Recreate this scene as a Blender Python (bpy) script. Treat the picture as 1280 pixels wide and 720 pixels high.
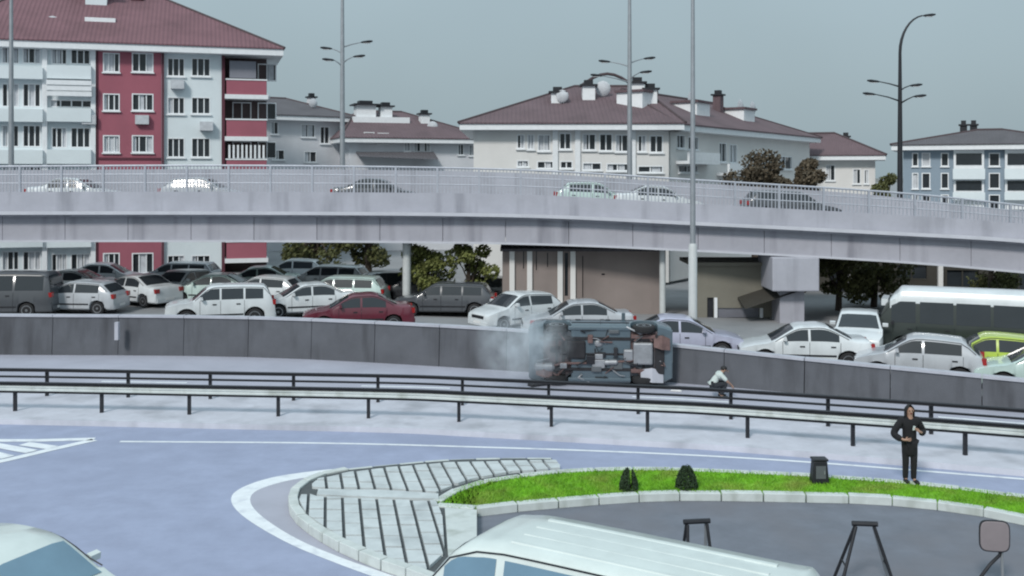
import bpy, bmesh, math, random
from mathutils import Vector, Matrix
R = math.radians
random.seed(7)
sc = bpy.context.scene
for o in list(bpy.data.objects): bpy.data.objects.remove(o)
COL = sc.collection
# ------------------------------------------------------------------ camera
F, HZ, CH = 1280.0, 220.0, 7.0          # focal length in px of a 1280-wide picture, horizon row, camera height
cam = bpy.data.cameras.new('camera'); camo = bpy.data.objects.new('camera', cam); COL.objects.link(camo)
camo.location = (0, 0, CH); camo.rotation_euler = (R(90), 0, 0)
cam.sensor_width = 36; cam.lens = 36 * F / 1280; cam.shift_y = -(360 - HZ) / 1280
sc.cycles.filter_width = 2.1; cam.clip_end = 5000; cam.clip_start = 0.2; sc.camera = camo
# ------------------------------------------------------------------ overcast daylight
SUN_EL, SUN_AZ = 40, 205
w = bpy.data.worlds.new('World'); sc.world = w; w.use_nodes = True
nt = w.node_tree; nt.nodes.clear(); N = nt.nodes.new
out = N('ShaderNodeOutputWorld'); sky = N('ShaderNodeTexSky'); sky.sky_type = 'NISHITA'; sky.sun_disc = False
sky.sun_elevation = R(SUN_EL); sky.sun_rotation = R(SUN_AZ); sky.dust_density = 4; sky.air_density = 1.3
b1 = N('ShaderNodeBackground'); b1.inputs[1].default_value = 0.05; sc.cycles.volume_bounces = 4
nt.links.new(sky.outputs[0], b1.inputs[0])
# cloud layer: the even overcast (brightened overhead, above the view, to lift ground and facade light)
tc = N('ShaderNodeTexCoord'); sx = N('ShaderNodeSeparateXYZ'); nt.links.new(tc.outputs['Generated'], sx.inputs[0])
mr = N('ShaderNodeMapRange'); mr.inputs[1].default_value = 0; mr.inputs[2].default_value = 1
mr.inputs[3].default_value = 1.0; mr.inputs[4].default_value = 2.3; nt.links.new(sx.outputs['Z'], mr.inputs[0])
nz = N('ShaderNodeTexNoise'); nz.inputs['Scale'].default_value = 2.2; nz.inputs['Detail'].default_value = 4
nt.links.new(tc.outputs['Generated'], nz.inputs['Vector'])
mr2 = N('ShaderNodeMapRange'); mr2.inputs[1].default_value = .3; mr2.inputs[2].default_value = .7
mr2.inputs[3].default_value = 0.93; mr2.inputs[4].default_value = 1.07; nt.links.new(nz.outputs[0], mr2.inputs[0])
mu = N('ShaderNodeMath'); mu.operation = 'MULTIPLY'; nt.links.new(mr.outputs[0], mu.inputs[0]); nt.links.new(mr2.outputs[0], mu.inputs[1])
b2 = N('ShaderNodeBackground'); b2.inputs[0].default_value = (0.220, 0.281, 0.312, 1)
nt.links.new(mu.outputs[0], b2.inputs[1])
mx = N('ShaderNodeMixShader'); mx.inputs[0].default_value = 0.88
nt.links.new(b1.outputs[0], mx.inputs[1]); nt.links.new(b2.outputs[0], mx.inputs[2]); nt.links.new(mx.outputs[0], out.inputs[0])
sun = bpy.data.lights.new('sun', 'SUN'); sun.energy = 1.5; sun.angle = R(10); sun.color = (1.0, .97, .93)
suno = bpy.data.objects.new('sun', sun); COL.objects.link(suno)
az = R(SUN_AZ)      # compass-like: direction the light comes from (behind and left of the camera)
sd = Vector((math.sin(az) * math.cos(R(SUN_EL)), math.cos(az) * math.cos(R(SUN_EL)), math.sin(R(SUN_EL))))
suno.rotation_euler = sd.to_track_quat('Z', 'Y').to_euler(); suno.location = sd * 60
vs = sc.view_settings; vs.view_transform = 'Standard'; vs.look = 'None'; vs.exposure = 0.62; vs.gamma = 1
# ------------------------------------------------------------------ pixel -> place helpers
def gp(px, py, z=0.0):
    d = F * (CH - z) / (py - HZ); return Vector(((px - 640) / F * d, d, z))
def at(px, py, d): return Vector(((px - 640) / F * d, d, CH - (py - HZ) * d / F))
def xat(px, d): return (px - 640) / F * d
def cr(pts, n):                                   # Catmull-Rom through tuples
    P = [Vector(p) for p in pts]; P = [P[0] * 2 - P[1]] + P + [P[-1] * 2 - P[-2]]; o = []
    for i in range(1, len(P) - 2):
        for k in range(n):
            t = k / n; a, b, c, d = P[i - 1:i + 3]
            o.append(.5 * ((2 * b) + (c - a) * t + (2 * a - 5 * b + 4 * c - d) * t * t + (3 * b - a - 3 * c + d) * t ** 3))
    o.append(P[-2]); return o
def resample(pts, step):
    o = [pts[0].copy()]; acc = 0; last = pts[0]
    for p in pts[1:]:
        seg = (p - last).length
        while acc + seg >= step and seg > 1e-9:
            t = (step - acc) / seg; last = last + (p - last) * t; o.append(last.copy()); seg = (p - last).length; acc = 0
        acc += seg; last = p
    return o
# ------------------------------------------------------------------ materials
MATS = {}
def lin(c): return tuple(((v / 255 + .055) / 1.055) ** 2.4 if v > 10 else v / 255 / 12.92 for v in c)
def mat(name, rgb, rough=.8, var=.12, scale=3.0, metal=0, coat=0, bump=0, bscale=30, spots=None, streak=.35):
    if name in MATS: return MATS[name]
    m = bpy.data.materials.new(name); m.use_nodes = True; t = m.node_tree; b = t.nodes['Principled BSDF']
    b.inputs['Roughness'].default_value = rough; b.inputs['Metallic'].default_value = metal
    b.inputs['Coat Weight'].default_value = coat; b.inputs['Coat Roughness'].default_value = .08
    c = t.nodes.new('ShaderNodeTexCoord'); n = t.nodes.new('ShaderNodeTexNoise')
    n.inputs['Scale'].default_value = scale; n.inputs['Detail'].default_value = 6; n.inputs['Roughness'].default_value = .65
    t.links.new(c.outputs['Object'], n.inputs['Vector'])
    r = t.nodes.new('ShaderNodeValToRGB'); t.links.new(n.outputs[0], r.inputs[0])
    r.color_ramp.elements[0].position = .3; r.color_ramp.elements[1].position = .7
    r.color_ramp.elements[0].color = tuple(max(0, v * (1 - var)) for v in rgb) + (1,)
    r.color_ramp.elements[1].color = tuple(min(1, v * (1 + var)) for v in rgb) + (1,)
    src = r.outputs[0]
    if spots:                                     # stains / patches of another colour
        col, sscale, lo, hi = spots
        n2 = t.nodes.new('ShaderNodeTexNoise'); n2.inputs['Scale'].default_value = sscale; n2.inputs['Detail'].default_value = 5
        mp = t.nodes.new('ShaderNodeMapping'); mp.inputs['Scale'].default_value = (1, 1, streak)
        t.links.new(c.outputs['Object'], mp.inputs[0]); t.links.new(mp.outputs[0], n2.inputs['Vector'])
        q = t.nodes.new('ShaderNodeMapRange'); q.inputs[1].default_value = lo; q.inputs[2].default_value = hi
        t.links.new(n2.outputs[0], q.inputs[0])
        x = t.nodes.new('ShaderNodeMix'); x.data_type = 'RGBA'; t.links.new(q.outputs[0], x.inputs[0])
        t.links.new(src, x.inputs[6]); x.inputs[7].default_value = tuple(col) + (1,); src = x.outputs[2]
    t.links.new(src, b.inputs['Base Color'])
    if bump:
        n3 = t.nodes.new('ShaderNodeTexNoise'); n3.inputs['Scale'].default_value = bscale; n3.inputs['Detail'].default_value = 4
        t.links.new(c.outputs['Object'], n3.inputs['Vector'])
        bp = t.nodes.new('ShaderNodeBump'); bp.inputs['Strength'].default_value = bump; bp.inputs['Distance'].default_value = .02
        t.links.new(n3.outputs[0], bp.inputs['Height']); t.links.new(bp.outputs[0], b.inputs['Normal'])
    MATS[name] = m; return m
M_ROAD = mat('asphalt_blue', (.295, .33, .455), .75, .10, 1.2, bump=.5, bscale=45, spots=((.25, .28, .39), .25, .5, .75))
M_LOT = mat('asphalt_lot', (.15, .163, .195), .8, .15, 1.5, bump=.3, bscale=60, spots=((.15, .15, .17), .4, .45, .7))
M_HWY = mat('asphalt_highway', (.36, .365, .43), .8, .1, .5, bump=.3, bscale=50)
M_UP = mat('asphalt_upper', (.25, .255, .265), .85, .12, .4)
M_EARTH = mat('earth', (.16, .16, .15), .9, .15, .3)
M_PAINT = mat('road_paint', (.72, .75, .78), .6, .08, 4, spots=((.5, .53, .6), 2.5, .55, .75))
M_CONC = mat('concrete_light', (.50, .51, .57), .85, .1, 1.2, bump=.2, spots=((.33, .34, .38), .8, .5, .72))
M_KERB = mat('kerb_concrete', (.52, .56, .55), .8, .1, 3, spots=((.33, .36, .33), 2, .5, .75))
M_KERBD = mat('kerb_dark', (.10, .11, .12), .8, .15, 3)
M_SLAB = mat('paving_slab', (.50, .54, .55), .85, .12, 2.0, bump=.3, spots=((.36, .39, .40), 1.2, .5, .75))
M_JOINT = mat('slab_bed', (.075, .085, .09), .95, .2, 6)
M_BR = mat('bridge_concrete', (.38, .385, .435), .85, .1, .7, bump=.2, streak=.12, spots=((.20, .205, .235), 1.1, .53, .8))
M_BRG = mat('bridge_girder', (.36, .36, .405), .85, .1, .6, bump=.2, streak=.10, spots=((.185, .185, .215), 1.3, .52, .8))
M_BRL = mat('bridge_edge', (.50, .51, .56), .8, .08, 1)
M_RAIL = mat('railing_steel', (.40, .42, .47), .5, .1, 4, metal=.3)
M_WALL = mat('wall_dark_concrete', (.095, .10, .115), .85, .15, .8, bump=.3, streak=.15, spots=((.05, .052, .06), 1.6, .5, .75))
M_CAP = mat('wall_cap', (.40, .41, .46), .8, .1, 2)
M_DARK = mat('dark_steel', (.022, .023, .028), .5, .2, 5, metal=.3)
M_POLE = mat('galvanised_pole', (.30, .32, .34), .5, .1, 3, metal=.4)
M_POLEW = mat('pale_post_and_halo', (.50, .52, .52), .55, .08, 3)
M_GLASS = mat('window_glass', (.025, .03, .035), .12, .2, 1)
M_CGLASS = mat('car_glass', (.03, .036, .042), .08, .1, 1)
M_BGLASS = mat('car_glass_blue', (.15, .25, .33), .08, .1, 1)
M_CURT = mat('curtain', (.50, .52, .55), .9, .15, 4)
M_FRAME = mat('window_frame_white', (.74, .76, .78), .6, .06, 4)
M_TYRE = mat('tyre', (.018, .018, .02), .9, .15, 8)
M_RIM = mat('rim', (.35, .36, .38), .35, .1, 6, metal=.8)
M_LAMP = mat('lamp_lens', (.65, .67, .68), .15, .05, 5)
M_RED = mat('tail_lens', (.30, .02, .02), .2, .1, 5)
M_PLATE = mat('plate_white', (.7, .7, .7), .5, .05, 5)
M_GRASS = mat('grass', (.15, .36, .016), .9, .35, 2.2, spots=((.24, .27, .06), .9, .5, .8))
M_BUSH = mat('shrub_leaf', (.025, .05, .02), .8, .4, 6)
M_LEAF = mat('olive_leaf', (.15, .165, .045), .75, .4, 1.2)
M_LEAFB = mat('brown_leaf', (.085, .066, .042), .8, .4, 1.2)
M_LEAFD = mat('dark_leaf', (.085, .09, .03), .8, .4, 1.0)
M_BARK = mat('bark', (.06, .045, .035), .9, .3, 8)
# ------------------------------------------------------------------ mesh helpers
class MB:
    def __init__(s): s.v, s.f = [], []
    def quad(s, a, b, c, d): n = len(s.v); s.v += [tuple(a), tuple(b), tuple(c), tuple(d)]; s.f.append((n, n + 1, n + 2, n + 3)); return s
    def poly(s, pts): n = len(s.v); s.v += [tuple(p) for p in pts]; s.f.append(tuple(range(n, n + len(pts)))); return s
    def box(s, x0, x1, y0, y1, z0, z1):
        n = len(s.v); s.v += [(x, y, z) for z in (z0, z1) for y in (y0, y1) for x in (x0, x1)]
        s.f += [tuple(n + i for i in q) for q in ((0, 2, 3, 1), (4, 5, 7, 6), (0, 1, 5, 4), (2, 6, 7, 3), (0, 4, 6, 2), (1, 3, 7, 5))]; return s
    def loft(s, rings, cap=True, closed=True):
        n = len(s.v); k = len(rings[0])
        for r in rings: s.v += [tuple(p) for p in r]
        for i in range(len(rings) - 1):
            for j in range(k if closed else k - 1):
                a = n + i * k + j; b = n + i * k + (j + 1) % k; s.f.append((a, b, b + k, a + k))
        if cap:
            s.f.append(tuple(n + j for j in reversed(range(k)))); e = n + (len(rings) - 1) * k; s.f.append(tuple(e + j for j in range(k)))
        return s
    def tube(s, pts, rad, seg=8, cap=True):
        pts = [Vector(p) for p in pts]; rings = []
        rad = rad if isinstance(rad, (list, tuple)) else [rad] * len(pts)
        ref = None
        for i, p in enumerate(pts):
            t = (pts[min(i + 1, len(pts) - 1)] - pts[max(i - 1, 0)]).normalized()
            if ref is None: ref = Vector((1, 0, 0)) if abs(t.x) < .9 else Vector((0, 1, 0))
            u = (ref - t * ref.dot(t)).normalized(); v = t.cross(u); ref = u
            rings.append([p + (u * math.cos(2 * math.pi * k / seg) + v * math.sin(2 * math.pi * k / seg)) * rad[i] for k in range(seg)])
        return s.loft(rings, cap)
    def prism(s, pts, z0, z1):
        n = len(s.v); k = len(pts); s.v += [(p[0], p[1], z0) for p in pts] + [(p[0], p[1], z1) for p in pts]
        for j in range(k): s.f.append((n + j, n + (j + 1) % k, n + k + (j + 1) % k, n + k + j))
        s.f.append(tuple(n + k + j for j in range(k))); s.f.append(tuple(n + j for j in reversed(range(k)))); return s
    def sphere(s, c, r, seg=10, rings=6):
        rx, ry, rz = r if isinstance(r, (tuple, list)) else (r, r, r); rr = []
        for i in range(rings + 1):
            a = math.pi * (i / rings) * .98 + .03; rr.append([(c[0] + rx * math.sin(a) * math.cos(2 * math.pi * k / seg), c[1] + ry * math.sin(a) * math.sin(2 * math.pi * k / seg), c[2] - rz * math.cos(a)) for k in range(seg)])
        return s.loft(rr)
    def mesh(s, name, m, smooth=False, fix=True):
        me = bpy.data.meshes.new(name); me.from_pydata(s.v, [], s.f); me.materials.append(m)
        if fix:
            bm = bmesh.new(); bm.from_mesh(me); bmesh.ops.remove_doubles(bm, verts=bm.verts, dist=1e-5)
            bmesh.ops.recalc_face_normals(bm, faces=bm.faces); bm.to_mesh(me); bm.free()
        if smooth:
            for p in me.polygons: p.use_smooth = True
            me.set_sharp_from_angle(angle=R(38))
        me.update(); return me
    def build(s, name, m, parent=None, smooth=False, fix=True): return link(name, s.mesh(name, m, smooth, fix), parent)
def link(name, me, parent=None, loc=None, rz=0):
    o = bpy.data.objects.new(name, me); COL.objects.link(o); o.parent = parent
    if loc is not None: o.location = loc
    if rz: o.rotation_euler = (0, 0, rz)
    return o
def tag(o, label=None, cat=None, group=None, kind=None):
    if label: o['label'] = label
    if cat: o['category'] = cat
    if group: o['group'] = group
    if kind: o['kind'] = kind
    return o
def thing(name, label, cat, loc=(0, 0, 0), rz=0, group=None):
    o = bpy.data.objects.new(name, None); COL.objects.link(o); o.empty_display_size = .3
    o.location = loc; o.rotation_euler = (0, 0, rz); return tag(o, label, cat, group)
def bevel(o, wd=.02, seg=2):
    b = o.modifiers.new('bevel', 'BEVEL'); b.width = wd; b.segments = seg; b.limit_method = 'ANGLE'; return o
def sheet(name, pts, z, m, parent=None, kind='structure'):
    o = MB().poly([(p[0], p[1], z) for p in pts]).build(name, m, parent, fix=False)
    o.data.validate()
    if o.data.polygons and o.data.polygons[0].normal.z < 0: o.data.flip_normals()
    if kind and parent is None: o['kind'] = kind
    return o
def ribbon(name, a, b, z, m, parent=None, kind='structure'):
    mb = MB()
    for i in range(len(a) - 1): mb.quad((a[i][0], a[i][1], z), (a[i + 1][0], a[i + 1][1], z), (b[i + 1][0], b[i + 1][1], z), (b[i][0], b[i][1], z))
    o = mb.build(name, m, parent)
    if parent is None and kind: o['kind'] = kind
    return o
# ================================================================== SETTING
def zup(x):
    t = min(1, max(0, (x + 8) / 24)); return .8 - .5 * t
# curves
GR = cr([gp(a, b) for a, b in ((-420, 517), (-150, 518), (16, 520), (262, 525), (490, 530), (597, 535), (800, 546), (890, 551), (1070, 565), (1225, 578), (1400, 594), (1640, 616))], 8)
WALLB = [(-420, 441), (-100, 442), (0, 443), (320, 446), (640, 463), (835, 477), (1000, 491), (1280, 515), (1500, 535)]
WALLH = [1.5, 1.5, 1.48, 1.45, 1.4, 1.2, 1.05, .88, .8]
W4 = cr([(*gp(a, b)[:2], h) for (a, b), h in zip(WALLB, WALLH)], 8)
WP = [Vector((p.x, p.y, 0)) for p in W4]
tag(MB().quad((-1500, -60, -.06), (1500, -60, -.06), (1500, 3000, -.06), (-1500, 3000, -.06)).build('ground', M_EARTH), kind='structure')
near = [Vector((-60, 2, 0)), Vector((60, 2, 0))]
med_n = [p + Vector((0, -1.0, 0)) for p in GR]
sheet('near_road', [(-60, -20), (60, -20), (60, med_n[-1].y)] + [(p.x, p.y) for p in reversed(med_n)] + [(-60, med_n[0].y)], 0.0, M_ROAD)
hw = [(p.x, p.y) for p in reversed([q for q in WP])]
sheet('highway_carriageway', [(q.x, q.y + 2.4) for q in GR] + hw, 0.0, M_HWY)
# median strip with kerbs carrying the two guardrails
mb = MB()
for i in range(len(GR) - 1):
    a, b = GR[i], GR[i + 1]
    ra = [(a.x, a.y - 1.0, 0), (a.x, a.y - .98, .14), (a.x, a.y + 2.58, .14), (a.x, a.y + 2.6, 0)]
    rb = [(b.x, b.y - 1.0, 0), (b.x, b.y - .98, .14), (b.x, b.y + 2.58, .14), (b.x, b.y + 2.6, 0)]
    for k in range(3): mb.quad(ra[k], rb[k], rb[k + 1], ra[k + 1])
tag(mb.build('median_pavement', M_CONC), kind='structure')
# upper road behind the retaining wall
mb = MB(); ys = [0, 3, 8, 16, 30, 60, 130, 400, 1500]
WX = [Vector((-400, WP[0].y, 0))] + WP + [Vector((400, WP[-1].y, 0))]
for i in range(len(WX) - 1):
    for j in range(len(ys) - 1):
        a, b = WX[i], WX[i + 1]
        mb.quad((a.x, a.y + .12 + ys[j], zup(a.x)), (b.x, b.y + .12 + ys[j], zup(b.x)), (b.x, b.y + .12 + ys[j + 1], zup(b.x)), (a.x, a.y + .12 + ys[j + 1], zup(a.x)))
tag(mb.build('upper_road', M_UP, smooth=True), kind='structure')
# painted lines
def line(pts, wd, z, name, m=M_PAINT):
    P = cr(pts, 8); a, b = [], []
    for i, p in enumerate(P):
        t = (P[min(i + 1, len(P) - 1)] - P[max(i - 1, 0)]); t.z = 0; t.normalize(); n = Vector((-t.y, t.x, 0)) * wd / 2
        a.append(p + n); b.append(p - n)
    return ribbon(name, a, b, z, m)
line([gp(a, b) for a, b in ((150, 552), (400, 554), (600, 559), (800, 566), (1000, 577), (1280, 599))], .13, .004, 'edge_line')
line([gp(a, b) for a, b in ((-300, 546), (-100, 549), (20, 551), (118, 549))], .28, .008, 'edge_line')
line([gp(a, b) for a, b in ((-150, 600), (-60, 588), (0, 577), (60, 563), (118, 550))], .28, .008, 'edge_line')
for a, b, c, d in ((-40, 560, 10, 572), (-10, 556, 40, 565), (30, 555, 66, 560)):
    line([gp(a, b), gp(c, d)], .35, .012, 'hatch_line')
for off, nm in ((3.1, 'highway_edge_line'), (6.9, 'highway_edge_line')):
    ribbon(nm, [p + Vector((0, off, 0)) for p in GR], [p + Vector((0, off + .16, 0)) for p in GR], .004, M_PAINT)
GRs = resample(GR, 1.0)
for i in range(2, len(GRs) - 5, 9):
    ribbon('lane_dash', [p + Vector((0, 5.0, 0)) for p in GRs[i:i + 4]], [p + Vector((0, 5.14, 0)) for p in GRs[i:i + 4]], .004, M_PAINT)
ringo = cr([gp(a, b) for a, b in ((430, 586), (400, 588), (340, 597), (300, 611), (289, 626), (306, 647), (358, 678), (420, 704), (500, 733), (600, 770))], 8)
ringi = cr([gp(a, b) for a, b in ((430, 592), (405, 594), (360, 601), (322, 613), (313, 627), (328, 646), (370, 673), (426, 697), (506, 725), (604, 760))], 8)
ribbon('island_marking', ringo, ringi, .004, M_PAINT)
sheet('island_apron', [(p.x, p.y) for p in ringi] + [tuple(gp(700, 700)[:2]), tuple(gp(700, 590)[:2]), tuple(gp(480, 590)[:2])], .002, M_HWY)
# ------------------------------------------------------------------ paved island
ZI = .15
isl_top = [(690, 573), (640, 573), (560, 575), (480, 582), (425, 588), (392, 597), (372, 609), (366, 622), (374, 643), (415, 672), (470, 697), (530, 718), (580, 740)]
ISL = cr([gp(a, b, ZI) for a, b in isl_top], 6)
isl_poly = [(p.x, p.y) for p in ISL] + [tuple(gp(592, 735, ZI)[:2]), tuple(gp(592, 640, ZI)[:2]), tuple(gp(600, 612, ZI)[:2])]
isl = thing('paved_island', 'pale paved traffic island tip with striped slabs before the grass', 'traffic island', gp(460, 640))
inv = Vector(isl.location)
def loc2(pts, o=None): o = inv if o is None else o; return [(p[0] - o[0], p[1] - o[1]) for p in pts]
MB().prism(loc2(isl_poly), .0, ZI).build('slab_bed', M_JOINT, isl)
KS = resample(ISL, .62)
def kerb_run(P, parent, o, m, wd=.16, h=.17, name='kerb_stone', gap=.03, alt=None):
    for i in range(len(P) - 1):
        a, b = P[i], P[i + 1]; t = (b - a); t.z = 0; L = t.length; t.normalize(); n = Vector((-t.y, t.x, 0))
        a2 = a + t * gap / 2; b2 = b - t * gap / 2; hh = h + random.uniform(-.008, .008)
        q = [a2 + n * wd / 2, b2 + n * wd / 2, b2 - n * wd / 2, a2 - n * wd / 2]
        k = MB().prism([(p.x - o[0], p.y - o[1]) for p in q], 0, hh).build(name, (alt if alt and i % 2 else m), parent); bevel(k, .012, 1)
nf = next(i for i, p in enumerate(KS) if p.x < gp(440, 588, ZI).x)
kerb_run(KS[:nf + 1], isl, inv, M_KERB, .12, .155)
kerb_run(KS[nf:], isl, inv, M_KERB, .2, .2)
def clip(subj, quad):
    outp = [Vector((p[0], p[1])) for p in subj]; q = [Vector((p[0], p[1])) for p in quad]
    area = sum(q[i].x * q[(i + 1) % 4].y - q[(i + 1) % 4].x * q[i].y for i in range(4))
    if area < 0: q.reverse()
    for i in range(4):
        a, b = q[i], q[(i + 1) % 4]; e = b - a; inp = outp; outp = []
        if not inp: return []
        for j in range(len(inp)):
            c, d = inp[j - 1], inp[j]; sc_ = e.x * (c.y - a.y) - e.y * (c.x - a.x); sd_ = e.x * (d.y - a.y) - e.y * (d.x - a.x)
            if (sc_ >= 0) != (sd_ >= 0): outp.append(c + (d - c) * (sc_ / (sc_ - sd_)))
            if sd_ >= 0: outp.append(d)
    return outp
def stripes(poly_px, lean, pitch, length, joint):
    P = [gp(a, b, .2) for a, b in poly_px]; x0 = min(p.x for p in P) - 3; x1 = max(p.x for p in P) + 3; y0 = min(p.y for p in P); y1 = max(p.y for p in P)
    i = 0; x = x0
    while x < x1:
        y = y0 - random.uniform(0, length) * 1.0
        while y < y1:
            L = length * random.uniform(.8, 1.15); ya, yb = y, y + L - .06
            sh = lambda yy: x + lean * (yy - y0)
            q = [(sh(ya), ya), (sh(ya) + pitch - joint, ya), (sh(yb) + pitch - joint, yb), (sh(yb), yb)]
            c = clip(P, q)
            ar = abs(sum(c[k - 1].x * c[k].y - c[k].x * c[k - 1].y for k in range(len(c)))) / 2 if len(c) > 2 else 0
            if ar > .012:
                k = MB().prism(loc2(c), ZI - .02, ZI + .05 + random.uniform(-.008, .01)).build('paving_slab', M_SLAB, isl)
            y += L
        x += pitch; i += 1
stripes([(386, 608), (398, 598), (436, 590), (480, 584.5), (560, 577.5), (640, 575.5), (700, 575), (700, 584), (640, 589), (590, 598), (545, 614), (480, 610), (400, 609)], -.22, .35, .7, .07)
stripes([(384, 616), (396, 620), (470, 623), (545, 625), (553, 645), (556, 690), (532, 712), (470, 691), (420, 667), (382, 641), (374, 624), (378, 614)], -.18, .36, .62, .065)
MB().prism(loc2([tuple(gp(a, b, .2)[:2]) for a, b in ((556, 634), (596, 637), (596, 740), (562, 715), (560, 690))]), 0, ZI + .05).build('end_slab', M_KERB, isl)
spn = cr([gp(a, b, .2) for a, b in ((398, 611), (440, 612), (480, 612.5), (548, 617))], 5), cr([gp(a, b, .2) for a, b in ((396, 618), (440, 620), (480, 621.5), (548, 623.5))], 5)
MB().prism(loc2([(p.x, p.y) for p in spn[0]] + [(p.x, p.y) for p in reversed(spn[1])]), ZI - .02, ZI + .055).build('spine_strip', M_SLAB, isl)
# ------------------------------------------------------------------ grass verge
gt = cr([gp(a, b, ZI) for a, b in ((546, 628), (565, 616), (600, 603), (680, 592), (760, 587), (850, 587), (1000, 594), (1140, 604), (1280, 621), (1450, 644))], 6)
gb = cr([gp(a, b, ZI) for a, b in ((546, 632), (570, 637), (600, 635), (640, 630), (760, 620), (850, 616), (1000, 618), (1100, 621), (1200, 631), (1290, 648), (1450, 690))], 6)
verge = thing('grass_verge', 'curved strip of mown green grass edged with pale kerbstones', 'grass verge', gp(900, 610))
vo = Vector(verge.location)
GP = [(p.x, p.y) for p in gt] + [(p.x, p.y) for p in reversed(gb)]
MB().prism(loc2(GP, vo), 0, ZI).build('turf', M_GRASS, verge)
def inpoly(x, y, P):
    c = False; j = len(P) - 1
    for i in range(len(P)):
        if (P[i][1] > y) != (P[j][1] > y) and x < (P[j][0] - P[i][0]) * (y - P[i][1]) / (P[j][1] - P[i][1]) + P[i][0]: c = not c
        j = i
    return c
mb = MB(); x0 = min(p[0] for p in GP); x1 = 13; y0 = min(p[1] for p in GP); y1 = max(p[1] for p in GP); cnt = 0
while cnt < 26000:
    x, y = random.uniform(x0, x1), random.uniform(y0, y1)
    if not inpoly(x, y, GP): continue
    a = random.uniform(0, 6.28); h = random.uniform(.03, .075); wd = .012; lx, ly = random.uniform(-.03, .03), random.uniform(-.03, .03)
    n = len(mb.v); X, Y = x - vo.x, y - vo.y
    mb.v += [(X - wd * math.cos(a), Y - wd * math.sin(a), ZI - .003), (X + wd * math.cos(a), Y + wd * math.sin(a), ZI - .003), (X + lx, Y + ly, ZI + h)]; mb.f.append((n, n + 1, n + 2)); cnt += 1
tag(mb.build('grass_blades', M_GRASS, verge, fix=False), kind='stuff')
kerb_run(resample(gt, .9), verge, vo, M_KERB, .22, .18)
kerb_run(resample(gb, .9), verge, vo, M_KERB, .22, .18)
# parking lot asphalt on the camera side of the verge
sheet('parking_lot', [tuple(gp(548, 640)[:2]), tuple(gp(575, 641)[:2])] + [(p.x, p.y - .02) for p in gb[8:]] + [(30, 14), (30, 3), (0.4, 3), tuple(gp(570, 760)[:2])], .004, M_LOT)
# ================================================================== RETAINING WALL
wall = thing('retaining_wall', 'long dark concrete wall between the highway and the queued cars', 'wall', (0, 36, 0))
WR = resample(W4, 2.6); wo = Vector((0, 36, 0))
for i in range(len(WR) - 1):
    a, b = WR[i], WR[i + 1]; g = .012
    t = Vector((b.x - a.x, b.y - a.y, 0)).normalized(); n = Vector((-t.y, t.x, 0)); off = random.uniform(-.012, .012)
    A, B = Vector((a.x, a.y, 0)) + t * g - wo + n * off, Vector((b.x, b.y, 0)) - t * g - wo + n * off
    mb = MB(); rings = []
    for p, h in ((A, a.z), (B, b.z)): rings.append([p - n * .10, p - n * .0 + Vector((0, 0, h)), p + n * .22 + Vector((0, 0, h)), p + n * .25])
    mb.loft(rings).build('wall_panel', M_WALL, wall)
    mb = MB(); rings = []
    for p, h in ((A, a.z), (B, b.z)): rings.append([p - n * .05 + Vector((0, 0, h + .003)), p - n * .05 + Vector((0, 0, h + .09)), p + n * .27 + Vector((0, 0, h + .09)), p + n * .27 + Vector((0, 0, h + .003))])
    mb.loft(rings).build('coping', M_CAP, wall)
# pale repair patch and drain box on the wall face
for px, py0, py1, wdt in ((148, 402, 424, .14), (415, 408, 436, .3)):
    d = 6.9; p = gp(px, 446); zz0 = CH - (py1 - HZ) * p.y / F; zz1 = CH - (py0 - HZ) * p.y / F
    MB().box(p.x - wdt / 2, p.x + wdt / 2, p.y - 36 - .22, p.y - 36 - .05, max(.02, zz0), zz1).build('pilaster', M_CAP, wall)
# ================================================================== GUARDRAILS
def guardrail(label, off, step, phase, group):
    P = [p + Vector((0, off, 0)) for p in GR]; o = Vector((0, P[0].y, .14)); g = thing('guardrail', label, 'guardrail', o, 0)
    def beam(nm, m, z0, z1, y0, y1):
        h = (z1 - z0); prof = [(y1, z0), (y0, z0 + h * .12), (y0, z0 + h * .36), (y0 + .025, z0 + h * .5), (y0, z0 + h * .64), (y0, z0 + h * .88), (y1, z1)]
        MB().loft([[(p.x - o.x, p.y + y - .07 - o.y, z) for y, z in prof] for p in P]).build(nm, m, g)
    if off == 0: beam('rail_beam', M_DARK, .785, .875, -.06, .03); beam('rail_beam', M_KERB, .60, .782, -.045, .02); beam('rail_beam', M_DARK, .555, .597, -.055, .03)  # dark beams paint the rail's shaded sides beside the pale one
    else: beam('rail_beam', M_DARK, .76, .87, -.05, .03); beam('rail_beam', M_DARK, .58, .64, -.05, .03)  # dark colour stands for the shaded side of the rail
    S = resample(P, step); me = None
    for p in S[phase:]:
        if me is None: me = MB().box(-.045, .045, -.03, .055, -.1, .84).mesh('post', M_DARK)
        k = link('post', me, g, (p.x - o.x, p.y - o.y + .03, 0))
    return g
guardrail('steel guardrail with shade-dark rails on the roundabout side of the median', 0, 2.62, 0, None)
guardrail('steel guardrail with shade-dark rails on the highway side of the median', 2.05, 2.62, 0, None)
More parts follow.
